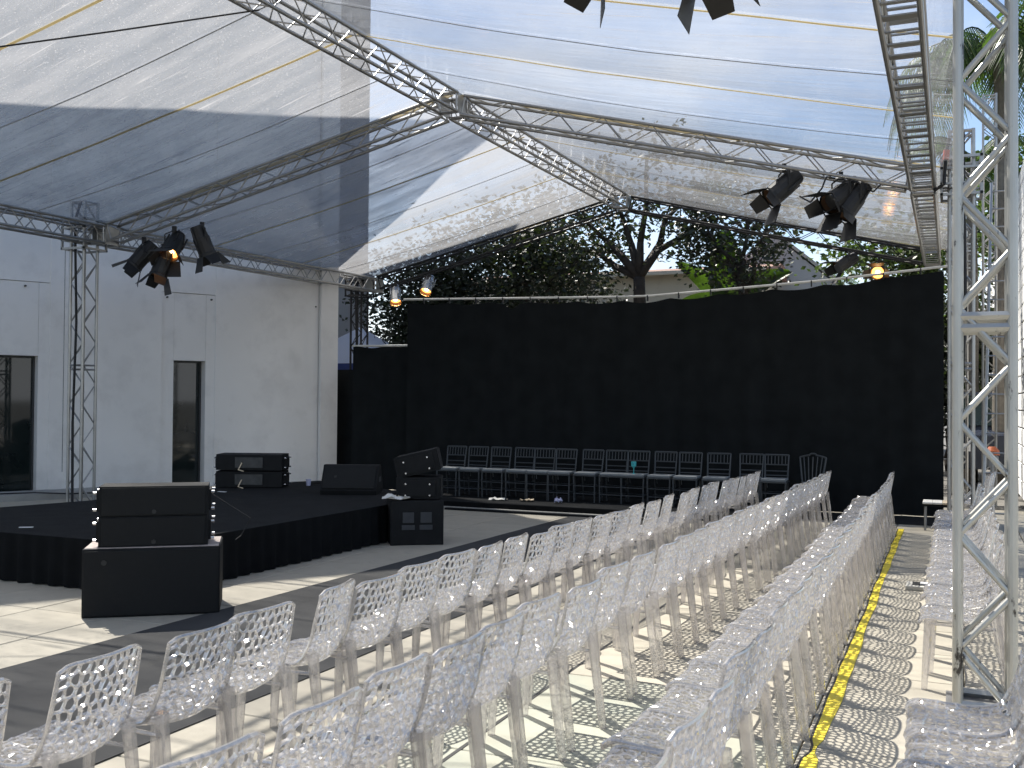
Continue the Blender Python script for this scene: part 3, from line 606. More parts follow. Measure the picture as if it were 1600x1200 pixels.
def chiavari():
    t = thing('chiavari_chair', '', 'chair', (0, 0, 0), (0, 0, 0), 'dark chairs on the low platform')
    W, D = .38, .36
    for sx in (-1, 1):
        m = MB(); m.tube((sx*W/2*.96, -D/2, 0), (sx*W/2, -D/2, .44), .014, 8); m.build('leg', 'chiavari', t, local=True)
        m = MB(); m.tube((sx*W/2*.9, D/2+.04, 0), (sx*W/2*.92, D/2-.01, .44), .014, 8); m.tube((sx*W/2*.92, D/2-.01, .44), (sx*W/2*.98, D/2+.07, .86), .013, 8); m.build('leg', 'chiavari', t, local=True)
    m = MB(); m.cbox((0, 0, .445), (W+.03, D+.03, .025), .006); m.build('seat', 'chiavari', t, local=True)
    m = MB(); m.cbox((0, -.005, .478), (W, D, .04), .014); cu = m.build('cushion', 'cushion', t, local=True)
    for sx in (-1, 1):
        m = MB(); m.path([(sx*.14, D/2, .46), (sx*.15, D/2+.03, .40), (sx*.145, D/2+.035, .33)], .006, 5); m.build('tie_ribbon', 'cushion', cu, local=True)
    def back(z): return D/2-.01+.08*(z-.44)/.42
    for z, r in ((.855, .015), (.70, .010), (.60, .009), (.53, .009)):
        m = MB(); m.tube((-W/2*.95, back(z), z), (W/2*.95, back(z), z), r, 8); m.build('back_rail', 'chiavari', t, local=True)
    for i in range(6):
        x = (-.5+(i+.5)/6)*W*.86; m = MB(); m.tube((x, back(.70), .70), (x, back(.85), .85), .008, 6); m.build('spindle', 'chiavari', t, local=True)
    for z in (.14, .27):
        for a, c in (((-1, -1), (1, -1)), ((-1, -1), (-1, 1)), ((1, -1), (1, 1)), ((-1, 1), (1, 1))):
            m = MB(); m.tube((a[0]*W/2*.94, a[1]*D/2, z), (c[0]*W/2*.94, c[1]*D/2, z), .008, 6); m.build('stretcher', 'chiavari', t, local=True)
    return t
chv = chiavari()
cxs = [-8.20, -7.77, -7.33, -6.88, -6.48, -6.08, -5.62, -5.18, -4.80, -4.35, -3.92, -3.45, -2.95, -2.55]
for i, x in enumerate(cxs):
    o = chv if i == 0 else copy_tree(chv)
    o.location = (x, 16.25+random.uniform(-.03, .03)+(.1 if i > 11 else 0), .102); o.rotation_euler = (0, 0, random.uniform(-.05, .05))
    o['label'] = 'dark slatted chair with white cushion, %s from the far row stage end' % ordinal(i+1)
def louis():
    t = thing('banquet_chair', 'dark chair with crested arched back standing alone beyond the far row', 'chair', (-2.02, 16.35, .012), (0, 0, -.1))
    W, D = .40, .38
    for sx in (-1, 1):
        for sy in (-1, 1): m = MB(); m.tube((sx*W/2*.95, sy*D/2, 0), (sx*W/2, sy*D/2, .45), .016, 8); m.build('leg', 'chiavari', t, local=True)
        m = MB(); m.tube((sx*W/2*.72, D/2, .47), (sx*W/2*1.02, D/2+.07, .92), .014, 8); m.build('back_post', 'chiavari', t, local=True)
    m = MB(); m.cbox((0, 0, .455), (W+.04, D+.03, .03), .01); m.build('seat', 'chiavari', t, local=True)
    m = MB(); m.cbox((0, 0, .487), (W, D, .035), .012); m.build('cushion', 'cushion', t, local=True)
    m = MB(); pts_ = [(-.205+.41*i/14, D/2+.07, .92+.04*math.sin(math.pi*i/14)+(.022 if 5 < i < 9 else 0)) for i in range(15)]; m.path(pts_, .013, 8); m.build('crest_rail', 'chiavari', t, local=True)
    for k in (-2, -1, 0, 1, 2): m = MB(); m.tube((k*.05, D/2+.005, .52), (k*.072, D/2+.07, .93), .008, 6); m.build('slat', 'chiavari', t, local=True)
    m = MB(); m.tube((-.15, D/2, .53), (.15, D/2, .53), .012, 8); m.build('lower_rail', 'chiavari', t, local=True)
louis()
def teal_goblet():
    m = MB(); R_ = [(0, .03), (.006, .032), (.010, .007), (.09, .006), (.11, .02), (.13, .042), (.20, .045)]
    for (z0, r0), (z1, r1) in zip(R_, R_[1:]): m.tube((0, 0, z0), (0, 0, z1+.0005), max(r0, .004), 12, r2=r1)
    o = m.build('goblet', 'teal'); o.location = (-4.80, 16.18, .60); tag(o, 'teal goblet standing on a white chair cushion in the far row', 'goblet')
teal_goblet()
for k, (x, y, s_, mt, lb) in enumerate([(-7.05, 15.75, (.30, .2, .05), 'paper', 'crumpled white paper on the platform under the far chairs'), (-6.55, 15.8, (.22, .16, .04), 'paper_tan', 'tan paper scrap on the platform under the far chairs'), (-5.95, 15.7, (.12, .1, .08), 'lavender', 'pale crumpled wrapper on the platform under the far chairs'), (-4.55, 15.5, (.22, .16, .03), 'paper', 'cream paper sheet at the platform edge behind the front row')]):
    crumple('paper_scrap', lb, (x, y, .103), s_, mt, 20+k, rz=.3*k)

# ------------------------------------------------------------------ stage lamps
def lamp(label, hang, aim, lit=False, doors=True, scale=1.0, chrome=False, L_=.46, r=.13):
    hang = Vector(hang); aim = Vector(aim).normalized()
    # local frame: light leaves along -Z; hang point at origin of the yoke
    q = (-aim).to_track_quat('Z', 'Y'); 
    piv = hang + Vector((0, 0, -.24*scale))
    t = thing('stage_lamp', label, 'stage lamp', tuple(piv), q.to_euler(), 'stage lamps')
    t.scale = (scale,)*3
    bm_ = 'lamp_chrome' if chrome else 'lamp_black'
    m = MB(); n = 14
    prof = [(.24, r*.55), (.235, r*.80), (.05, r*.96), (.04, r*1.03), (-.20, r*1.03), (-.22, r*1.10), (-L_/2-.02, r*1.10)]
    for (z0, r0), (z1, r1) in zip(prof, prof[1:]): m.tube((0, 0, z0), (0, 0, z1), r0, n, r2=r1, caps=False)
    m.tube((0, 0, .2405), (0, 0, .24), r*.55, n); m.build('body', bm_, t, local=True)
    m = MB(); m.tube((0, 0, .20), (0, 0, -L_/2), r*.5, n, r2=r*1.0, caps=False); m.build('reflector', 'lamp_inside', t, local=True)
    m = MB(); m.tube((0, 0, -.16), (0, 0, -.165), r*.94, n); ln = m.build('lens', 'lens_lit' if lit else 'lens_off', t, local=True)
    if lit: m = MB(); m.tube((0, 0, -.166), (0, 0, -.172), r*.38, n); m.build('bulb', 'bulb_lit', ln, local=True)
    for k in range(4):
        m = MB(); a = k*math.pi/2+.4; m.box((math.cos(a)*r*1.05, math.sin(a)*r*1.05, .08), (.02, .02, .26)); m.build('fin', bm_, t, local=True)
    if doors:
        z0 = -L_/2-.022; e = r*1.02
        for k in range(4):
            big = k % 2 == 0; wd = e if big else e*.8; ln_ = .24 if big else .19; w2 = wd*1.35 if big else wd*.75
            spread = R(28 if big else 38); rot = Matrix.Rotation(k*math.pi/2, 3, 'Z')
            P = [Vector((-wd, e, z0)), Vector((wd, e, z0)), Vector((w2, e+ln_*math.sin(spread), z0-ln_*math.cos(spread))), Vector((-w2, e+ln_*math.sin(spread), z0-ln_*math.cos(spread)))]
            nn = (P[1]-P[0]).cross(P[2]-P[0]).normalized()*.004
            m = MB(); m.prism([rot @ p for p in P], rot @ nn); m.build('barn_door', 'lamp_black', t, local=True)
        m = MB(); m.box((0, e, z0), (2*e, .012, .012)); m.box((0, -e, z0), (2*e, .012, .012)); m.box((e, 0, z0), (.012, 2*e, .012)); m.box((-e, 0, z0), (.012, 2*e, .012)); m.build('door_frame', 'lamp_black', t, local=True)
    # yoke and clamp are built in world axes, then moved into the lamp frame
    inv = (Matrix.Translation(piv) @ q.to_matrix().to_4x4() @ Matrix.Scale(scale, 4)).inverted()
    side = aim.cross(Vector((0, 0, 1))); side = side.normalized() if side.length > .1 else Vector((1, 0, 0))
    y = MB(); rr = r*1.15*scale
    for s_ in (-1, 1): y.path([piv+side*s_*rr, piv+side*s_*rr+Vector((0, 0, .17*scale)), piv+side*s_*rr*.3+Vector((0, 0, .21*scale))], .010*scale, 6)
    y.path([piv-side*rr*.3+Vector((0, 0, .21*scale)), piv+side*rr*.3+Vector((0, 0, .21*scale))], .012*scale, 6)
    y.v = [tuple(inv @ Vector(v)) for v in y.v]; yk = y.build('yoke', 'lamp_black', t, local=True)
    cl = MB(); cl.box(hang+Vector((0, 0, .0)), (.05*scale, .05*scale, .10*scale)); cl.tube(hang+Vector((0, 0, -.05)), hang+Vector((0, 0, -.02)), .02, 8); cl.v = [tuple(inv @ Vector(v)) for v in cl.v]; cl.build('clamp', 'lamp_black', yk, local=True)
    return t
DN = Vector((0, 0, -1)); TC = -FWD; LF = -RIGHT
lamp('black lamp of the stage cluster tilted away towards the white wall', (-12.05, 12.72, 4.36), DN*1.0+LF*.75+TC*.25)
lamp('lit amber lamp in the middle of the stage cluster', (-11.45, 12.75, 4.50), DN*1.0+TC*.95+LF*.1, lit=True, scale=1.05)
lamp('unlit lamp hanging lowest in the stage cluster', (-11.55, 12.62, 4.20), DN*1.0+LF*.28+TC*.2)
lamp('black lamp of the stage cluster tilted towards the backdrop', (-10.95, 12.82, 4.55), DN*1.0+RIGHT*.35+FWD*.25)
lamp('outer black barn door lamp on the middle rafter above the aisle side', (-2.10, 14.2, 5.02), LF*1.0+DN*.85+TC*.2, scale=1.08)
lamp('black barn door lamp nearest the aisle eave, glowing faintly', (-1.36, 14.27, 4.86), LF*1.0+DN*.75+TC*.55, scale=1.08, lit=False)
lamp('black barn door lamp hung low next to the aisle eave lamp', (-1.20, 14.33, 4.80), LF*.75+DN*1.0+TC*.2, scale=1.08)
lamp('chrome lit amber lamp at the rear corner by the black tower', (-11.75, 20.35, 4.45), DN*1.0+TC*.55+RIGHT*.1, lit=True, doors=False, chrome=True, scale=.95)
lamp('chrome lit amber lamp along the rear rafter above the backdrop corner', (-10.98, 20.5, 4.66), DN*1.0+TC*.7+LF*.25, lit=True, doors=False, chrome=True, scale=.95)
lamp('dark barn door lamp above the backdrop pole near the palm', (-1.98, 21.95, 4.95), LF*1.0+DN*.6+TC*.1, scale=1.0)
lamp('lit amber lamp above the backdrop at its aisle end', (-1.35, 22.05, 4.75), TC*1.0+DN*.35+LF*.55, lit=True, scale=1.0)
lamp('black lamp at the top of the picture with one barn door hanging', (-2.20, 6.62, 5.20), DN*1.0+LF*.55, scale=1.0)
lamp('black lamp at the top of the picture with two barn doors spread', (-1.52, 6.62, 5.06), DN*1.0+RIGHT*.25+TC*.1, scale=1.0)
m = MB(); m.path([(-1.9, 14.25, 4.62), (-1.75, 14.2, 4.52), (-1.6, 14.2, 4.7), (-1.55, 14.25, 4.86), (-1.2, 14.3, 4.78), (-.95, 14.3, 4.62), (-.85, 14.3, 4.72), (-.5, 14.3, 4.62), (.05, 14.2, 4.58)], .012, 6)
tag(m.build('lamp_cable', 'cable'), 'black lamp cables looping along the middle rafter to the tower', 'cable')
m = MB(); m.path([(-.2, 14.15, 4.55), (-.08, 14.1, 4.62), (-.06, 14.1, 5.0), (-.02, 14.1, 5.2)], .022, 8); c = m.build('power_plug', 'cable'); tag(c, 'black power lead with a red plug on the aisle eave truss', 'plug')
m = MB(); m.tube((-.06, 14.09, 4.93), (-.05, 14.09, 5.05), .04, 10); m.build('plug_head', 'red_plastic', c)

# ------------------------------------------------------------------ clear lattice chairs
def chair_profile():
    P = [(-.25, .415), (-.243, .437), (-.20, .449), (-.08, .441), (.05, .432), (.13, .436), (.18, .468), (.205, .53), (.222, .64), (.238, .73), (.258, .825)]
    P = [Vector((x, z, 0)) for x, z in P]; out = []
    for i in range(len(P)-1):
        p0 = P[max(i-1, 0)]; p1 = P[i]; p2 = P[i+1]; p3 = P[min(i+2, len(P)-1)]
        for k in range(10):
            t = k/10; out.append(.5*((2*p1)+(p2-p0)*t+(2*p0-5*p1+4*p2-p3)*t*t+(3*p1-p0-3*p2+p3)*t**3))
    out.append(P[-1]); s = [0]
    for a, b_ in zip(out, out[1:]): s.append(s[-1]+(b_-a).length)
    return out, s
PROF, PS = chair_profile(); CL = PS[-1]; CW = .435
def prof_at(v):
    v = min(max(v, 0), CL)
    lo, hi = 0, len(PS)-1
    while hi-lo > 1:
        mid = (lo+hi)//2
        if PS[mid] <= v: lo = mid
        else: hi = mid
    t = (v-PS[lo])/(PS[hi]-PS[lo]); p = PROF[lo].lerp(PROF[hi], t); d = (PROF[hi]-PROF[lo]).normalized()
    return p, Vector((-d.y, d.x, 0))          # normal towards the sitter
def surf(u, v, off=0.0):
    p, n = prof_at(v); s = 2*u/CW-1; k = v/CL
    lift = (.010+.038*math.exp(-((k-.55)/.16)**2)+.016*max(0, k-.55)/.45)*s*s
    wscale = 1+.03*math.exp(-((k-.6)/.12)**2)-.035*max(0, (k-.62)/.38)**1.5
    q = p+n*(lift+off); dz = .024*max(0, (abs(s)-.7)/.3)**2*max(0, (k-.8)/.2)
    return (q.x, (u-CW/2)*wscale, q.y-dz)
VB = next(s for p, s in zip(PROF, PS) if p.x > .165)
def lattice():
    rd = random.Random(11); sites = []; rows = 19; dv = CL/rows
    for r_ in range(rows):
        ncol = 10 if r_ % 2 == 0 else 9
        for c_ in range(ncol):
            u = (c_+.5)/ncol*CW+rd.uniform(-.013, .013); v = (r_+.5)*dv+rd.uniform(-.013, .013); sites.append((u, v))
    parts = {'seat': MB(), 'backrest': MB()}
    for i, (su, sv) in enumerate(sites):
        poly = [(0, 0), (CW, 0), (CW, CL), (0, CL)]
        for j, (tu, tv) in enumerate(sites):
            if i == j or (tu-su)**2+(tv-sv)**2 > .022: continue
            mu, mv, nu, nv = (su+tu)/2, (sv+tv)/2, tu-su, tv-sv; new = []
            for k in range(len(poly)):
                a, c_ = poly[k], poly[(k+1) % len(poly)]; da = (a[0]-mu)*nu+(a[1]-mv)*nv; dc = (c_[0]-mu)*nu+(c_[1]-mv)*nv
                if da <= 0: new.append(a)
                if da*dc < 0: t = da/(da-dc); new.append((a[0]+(c_[0]-a[0])*t, a[1]+(c_[1]-a[1])*t))
            poly = new
        if len(poly) < 3: continue
        cl_ = []
        for p in poly:
            if not cl_ or (p[0]-cl_[-1][0])**2+(p[1]-cl_[-1][1])**2 > 4e-6: cl_.append(p)
        if (cl_[0][0]-cl_[-1][0])**2+(cl_[0][1]-cl_[-1][1])**2 < 4e-6: cl_.pop()
        poly = cl_; n = len(poly)
        if n < 3: continue
        cu = sum(p[0] for p in poly)/n; cv = sum(p[1] for p in poly)/n
        inr = min(abs((poly[(k+1) % n][0]-poly[k][0])*(poly[k][1]-cv)-(poly[k][0]-cu)*(poly[(k+1) % n][1]-poly[k][1]))/max(1e-6, math.hypot(poly[(k+1) % n][0]-poly[k][0], poly[(k+1) % n][1]-poly[k][1])) for k in range(n))
        bw = .0036 if sv > VB else .0058
        f_ = max(.25, 1-bw/max(inr, .006)); H = [(cu+(p[0]-cu)*f_, cv+(p[1]-cv)*f_) for p in poly]
        hp = []
        for k in range(n):
            a, c_ = H[k], H[(k+1) % n]; hp += [(a[0]*.72+c_[0]*.28, a[1]*.72+c_[1]*.28), (a[0]*.28+c_[0]*.72, a[1]*.28+c_[1]*.72)]
        m = parts['backrest' if sv > VB else 'seat']; T = .0105; o_ = len(m.v)
        m.v += [surf(*p, T*(.8+.4*math.sin(p[0]*900+p[1]*700))) for p in poly]+[surf(*p, -T) for p in poly]+[surf(*p, T*rd.uniform(.1, .8)) for p in hp]+[surf(*p, -T*rd.uniform(.1, .8)) for p in hp]
        A, B, Cc, D = o_, o_+n, o_+2*n, o_+4*n
        for k in range(n):
            k2 = (k+1) % n; h1, h2 = 2*k, 2*k+1; hp_ = (2*k-1) % (2*n)
            m.f += [(A+k, A+k2, Cc+h2, Cc+h1), (A+k, Cc+h1, Cc+hp_), (B+k2, B+k, D+h1, D+h2), (B+k, D+hp_, D+h1), (Cc+h1, Cc+h2, D+h2, D+h1), (Cc+hp_, Cc+h1, D+h1, D+hp_)]
    # rims
    nb = 26
    for u in (0, CW):
        for part, v0, v1 in (('seat', 0, VB), ('backrest', VB, CL)):
            pts_ = [Vector(surf(u, v0+(v1-v0)*k/nb)) for k in range(nb+1)]; parts[part].path(pts_, .0085, 6)
    parts['seat'].path([Vector(surf(CW*k/12, .002)) for k in range(13)], .008, 6); parts['backrest'].path([Vector(surf(CW*k/12, CL)) for k in range(13)], .0085, 6)
    return parts
def taper_leg(a, b_, s0, s1):
    m = MB(); a, b_ = Vector(a), Vector(b_); n = 8; rings = []
    for c_, s_ in ((a, s0), (a.lerp(b_, .12), s0*.92), (a.lerp(b_, .5), (s0*.55+s1*.45)), (b_, s1)):
        e = s_*.45; rings.append([(c_.x+x, c_.y+y, c_.z) for x, y in ((-s_, -s_+e), (-s_+e, -s_), (s_-e, -s_), (s_, -s_+e), (s_, s_-e), (s_-e, s_), (-s_+e, s_), (-s_, s_-e))])
    m.v = sum(rings, [])
    m.f = [(r_*n+i, r_*n+(i+1) % n, (r_+1)*n+(i+1) % n, (r_+1)*n+i) for r_ in range(3) for i in range(n)]+[tuple(range(n-1, -1, -1)), tuple(range(3*n, 4*n))]
    return m
def clear_chair():
    t = thing('clear_chair', '', 'chair', (0, 0, 0), (0, 0, 0)); ps = lattice()
    ps['seat'].build('seat', 'clear_shell', t, recalc=False, local=True); ps['backrest'].build('backrest', 'clear_shell', t, recalc=False, local=True)
    for sy in (-1, 1):
        taper_leg((.185, sy*.200, .515), (.252, sy*.205, .0), .027, .019).build('leg', 'clear_leg', t, local=True)
        taper_leg((-.205, sy*.190, .440), (-.228, sy*.195, .0), .025, .018).build('leg', 'clear_leg', t, local=True)
        m = MB(); m.tube((-.2, sy*.190, .418), (.18, sy*.196, .418), .010, 6); m.build('side_rail', 'clear_leg', t, local=True)
    return t
cc = clear_chair(); used = [False]; rj = random.Random(5)
def put_chair(xb, y, label, group, rz=0.0):
    # xb is the world X of the top of the back; every chair faces the stage
    o = cc if not used[0] else copy_tree(cc); used[0] = True
    k_ = rj.uniform(.985, 1.015); o.location = (xb-.255*k_, y, 0); o.rotation_euler = (0, 0, rz); o.scale = (k_, k_, rj.uniform(.985, 1.015)); o['label'] = label; o['group'] = group
    return o
row1 = [2.32, 2.91, 3.47, 3.89, 4.45, 4.87, 5.30, 5.79, 6.20, 6.62, 7.07, 7.50, 7.92, 8.32, 8.79, 9.22, 9.79, 10.30, 10.80, 11.25, 11.70, 12.16, 12.72, 13.18, 13.62, 14.06, 14.50]
for i, y in enumerate(row1):
    put_chair(-3.045+.039*y+rj.uniform(-.02, .02), y, 'clear lattice chair, %s from the near end of the carpet-side front row' % ordinal(i+1), 'front row of clear chairs', rj.uniform(-.10, .10)-.05+(.27 if i == 4 else 0))
row2 = [1.66, 2.26, 2.80, 3.30, 3.72, 4.17, 4.62, 5.17, 5.76, 6.29, 6.85, 7.32, 7.78, 8.24, 8.70, 9.18, 9.66, 10.12, 10.6, 11.06, 11.54, 12.0, 12.48, 12.95, 13.42, 13.95, 14.45, 15.05]
for i, y in enumerate(row2):
    put_chair(-1.905+.0227*y+rj.uniform(-.02, .02), y, 'clear lattice chair, %s from the near end of the second row' % ordinal(i+1), 'second row of clear chairs', rj.uniform(-.06, .06)-.10)
y = 1.75; i = 0
while y < 15.5:
    i += 1; put_chair(-.72+rj.uniform(-.015, .015), y, 'clear lattice chair, %s from the near end of the yellow tape row' % ordinal(i), 'third row of clear chairs by the tape', rj.uniform(-.04, .04)-.06); y += .458+rj.uniform(-.008, .012)
ys4 = [2.98, 3.43, 3.88, 4.33, 4.78, 7.12, 7.56, 7.98, 8.42, 8.87, 9.31, 9.76, 10.2, 10.65, 11.08, 11.5, 11.93, 12.36, 12.8, 13.23, 13.66]
for i, y in enumerate(ys4):
    put_chair(.345+rj.uniform(-.015, .015), y, 'clear lattice chair, %s from the near end of the row across the aisle' % ordinal(i+1), 'fourth row of clear chairs across the aisle', rj.uniform(-.04, .04))
for i, y in enumerate([15.35, 15.85, 16.3]):
    put_chair(.50+.05*i, y, 'clear lattice chair, %s beyond the far aisle tower' % ordinal(i+1), 'clear chairs beyond the far tower', rj.uniform(-.1, .1))

# ------------------------------------------------------------------ small things in the aisle
t = thing('floor_tray', 'pale square tray with a dark well on the aisle floor beside the fourth row', 'tray', (-.27, 10.66, 0))
m = MB(); m.cbox((-.27, 10.66, .02), (.26, .30, .04), .008); m.build('base', 'tray', t)
m = MB(); m.box((-.26, 10.68, .042), (.16, .18, .006)); w = m.build('well', 'tape_black', t)
m = MB(); m.box((-.235, 10.66, .052), (.07, .10, .012)); m.build('insert', 'white_plastic', w)
t = thing('side_bench', 'small dark bench at the aisle end under folded cream cloth', 'bench', (-.17, 15.75, 0))
m = MB(); m.cbox((-.17, 15.75, .36), (.40, .5, .03), .006); m.build('seat', 'stage_carpet', t)
for sx in (-.16, .16):
    for sy in (-.2, .2): m = MB(); m.tube((-.17+sx, 15.75+sy, .002), (-.17+sx, 15.75+sy, .35), .015, 6); m.build('leg', 'steel', t)
t = thing('folded_cloth', 'cream and tan cloth folded on the small bench', 'cloth', (-.17, 15.72, .377))
for k, mt in enumerate(('paper', 'paper', 'paper_tan')):
    m = MB(); m.cbox((-.30+.13*k, 15.72, .392), (.128, .46, .026), .008); m.build('stripe', mt, t)
# ladder-like lattice tower and fittings beyond the aisle
truss('truss_tower', 'slender lattice tower standing far beyond the aisle tower', (.62, 19.5, .01), (.62, 19.5, 7.2), up=(0, 1, 0), s=.24, rc=.018, rl=.008, pitch=.2, group='truss towers')
lad = thing('ladder', 'aluminium ladder leaning beside the far aisle tower', 'ladder', (.75, 17.0, 0))
LA, LB = Vector((.62, 16.9, 0.0)), Vector((.78, 18.2, 5.4)); sx_ = Vector((.17, 0, 0))
for s_ in (-1, 1): m = MB(); m.tube(LA+sx_*s_, LB+sx_*s_, .025, 6); m.build('rail', 'aluminium', lad)
for k in range(18):
    p = LA.lerp(LB, (k+.5)/18); m = MB(); m.tube(p-sx_, p+sx_, .014, 6); m.build('rung', 'aluminium', lad)
# parked dark van and a worker's cap on a post far behind
van = thing('parked_van', 'dark blue van parked far behind the aisle towers', 'van', (.9, 24, 0))
prof = [(0, .45), (0, 1.15), (.35, 1.25), (1.0, 2.05), (4.2, 2.1), (4.3, .45)]
m = MB(); m.prism([(.0+.0, 23+a, z) for a, z in prof], (1.5, 0, 0)); m.build('body', 'dark_paint', van)
m = MB(); m.prism([(.2, 23.42, 1.33), (1.3, 23.42, 1.33), (1.22, 23.93, 1.96), (.28, 23.93, 1.96)], (0, -.03, .02)); m.build('windscreen', 'window_glass', van)
for sx in (.1, 1.4):
    for yy_ in (23.8, 26.4): m = MB(); m.tube((sx-.1, yy_, .33), (sx+.1, yy_, .33), .33, 16); wv = m.build('wheel', 'cable', van); m = MB(); m.tube((sx-.11, yy_, .33), (sx+.11, yy_, .33), .18, 12); m.build('rim', 'steel', wv)
for sx in (.25, 1.25): m = MB(); m.box((sx, 22.99, .9), (.26, .03, .16)); m.build('headlight', 'white_plastic', van)
t = thing('beacon_post', 'orange domed cap on a grey post behind the aisle tower', 'post', (.60, 17.6, 0))
m = MB(); m.tube((.60, 17.6, 0), (.60, 17.6, 1.0), .03, 8); m.tube((.60, 17.6, .82), (.60, 17.6, .98), .09, 12); m.build('post', 'steel', t)
m = MB(); m.tube((.60, 17.6, 1.0), (.60, 17.6, 1.07), .11, 14, r2=.10); m.tube((.60, 17.6, 1.07), (.60, 17.6, 1.13), .10, 14, r2=.05); m.build('cap', 'orange', t)

# ------------------------------------------------------------------ white boarded wall far right
bw_ = thing('boarded_wall', 'white boarded wall receding behind the truss towers', 'wall', (1.35, 30.5, 0))
m = MB(); m.box((1.40, 30.5, 3.2), (.2, 24, 6.4)); m.build('backing', 'wall_grey', bw_)
me0 = None
for k in range(19):
    if me0 is None:
        m = MB(); m.cbox((0, 0, 0), (.05, 24, .305), .008); o = m.build('plank', 'siding', bw_, local=True); me0 = o.data
    else:
        o = bpy.data.objects.new('plank', me0); COL.objects.link(o); o.parent = bw_
    o.location = (-.08, 0, .17+.335*k)

# ------------------------------------------------------------------ buildings, gazebo and planting behind the backdrop
t = thing('cream_house', 'cream house with tiled eaves behind the dark trees', 'house', (-11, 36, 0))
m = MB(); m.box((-11.5, 37, 3.1), (11, 6, 6.2)); m.build('wall', 'wall_cream', t)
m = MB(); m.prism([(-17.4, 33.6, 6.2), (-17.4, 37, 6.75), (-17.4, 40.4, 6.2)], (11.9, 0, 0)); rf = m.build('roof', 'roof_tile', t)
m = MB(); m.box((-11.5, 33.55, 6.16), (11.9, .12, .12)); m.build('gutter', 'wall_cream', rf)
for x in (-14.5, -10.5, -8.0):
    m = MB(); m.box((x, 33.99, 4.2), (1.0, .06, 1.3)); f_ = m.build('window', 'window_glass', t); m = MB(); m.box((x, 33.97, 3.5), (1.2, .12, .08)); m.build('sill', 'wall_cream', f_)
t = thing('grey_gable_house', 'plain grey gable end of a house beside the palm', 'house', (-6, 38, 0))
m = MB(); m.prism([(-9.0, 38, 0), (-2.9, 38, 0), (-2.9, 38, 5.3), (-6.1, 38, 8.05), (-9.0, 38, 5.6)], (0, 8, 0)); m.build('wall', 'wall_grey', t)
m = MB(); m.prism([(-2.7, 37.9, 5.2), (-6.1, 37.9, 8.12), (-6.1, 37.9, 8.24), (-2.6, 37.9, 5.3)], (0, 8.2, 0)); m.build('roof', 'concrete', t)
gz = thing('gazebo', 'blue and white pop-up gazebo behind the lower black curtain', 'gazebo', (-14.15, 22.7, 0))
apex = Vector((-14.15, 22.7, 3.68)); cs_ = [Vector((-14.15+a*1.35, 22.7+b_*1.35, 2.68)) for a, b_ in ((-1, -1), (1, -1), (1, 1), (-1, 1))]
for k in range(4):
    m = MB(); a, c_ = cs_[k], cs_[(k+1) % 4]; mid = (a+c_)/2+Vector((0, 0, -.04)); m.add([a, mid, c_, apex, a-Vector((0, 0, .02)), mid-Vector((0, 0, .02)), c_-Vector((0, 0, .02)), apex-Vector((0, 0, .02))], [(0, 1, 3), (1, 2, 3), (4, 7, 5), (5, 7, 6)]); m.build('canopy_panel', 'blue_cloth' if k == 3 else 'gazebo_cloth', gz, recalc=False)
    m = MB(); m.add([a, c_, c_-Vector((0, 0, .24)), a-Vector((0, 0, .24))], [(0, 1, 2, 3)]); m.build('valance', 'blue_cloth', gz, recalc=False)
    m = MB(); m.tube(Vector((a.x, a.y, 0)), a, .02, 6); m.build('leg', 'steel', gz)
m = MB(); m.box((0, 0, 0), (.22, .02, .14)); o = m.build('hanging_card', 'paper'); o.location = (-14.3, 21.3, 2.3); tag(o, 'small white card hanging under the gazebo edge', 'card')

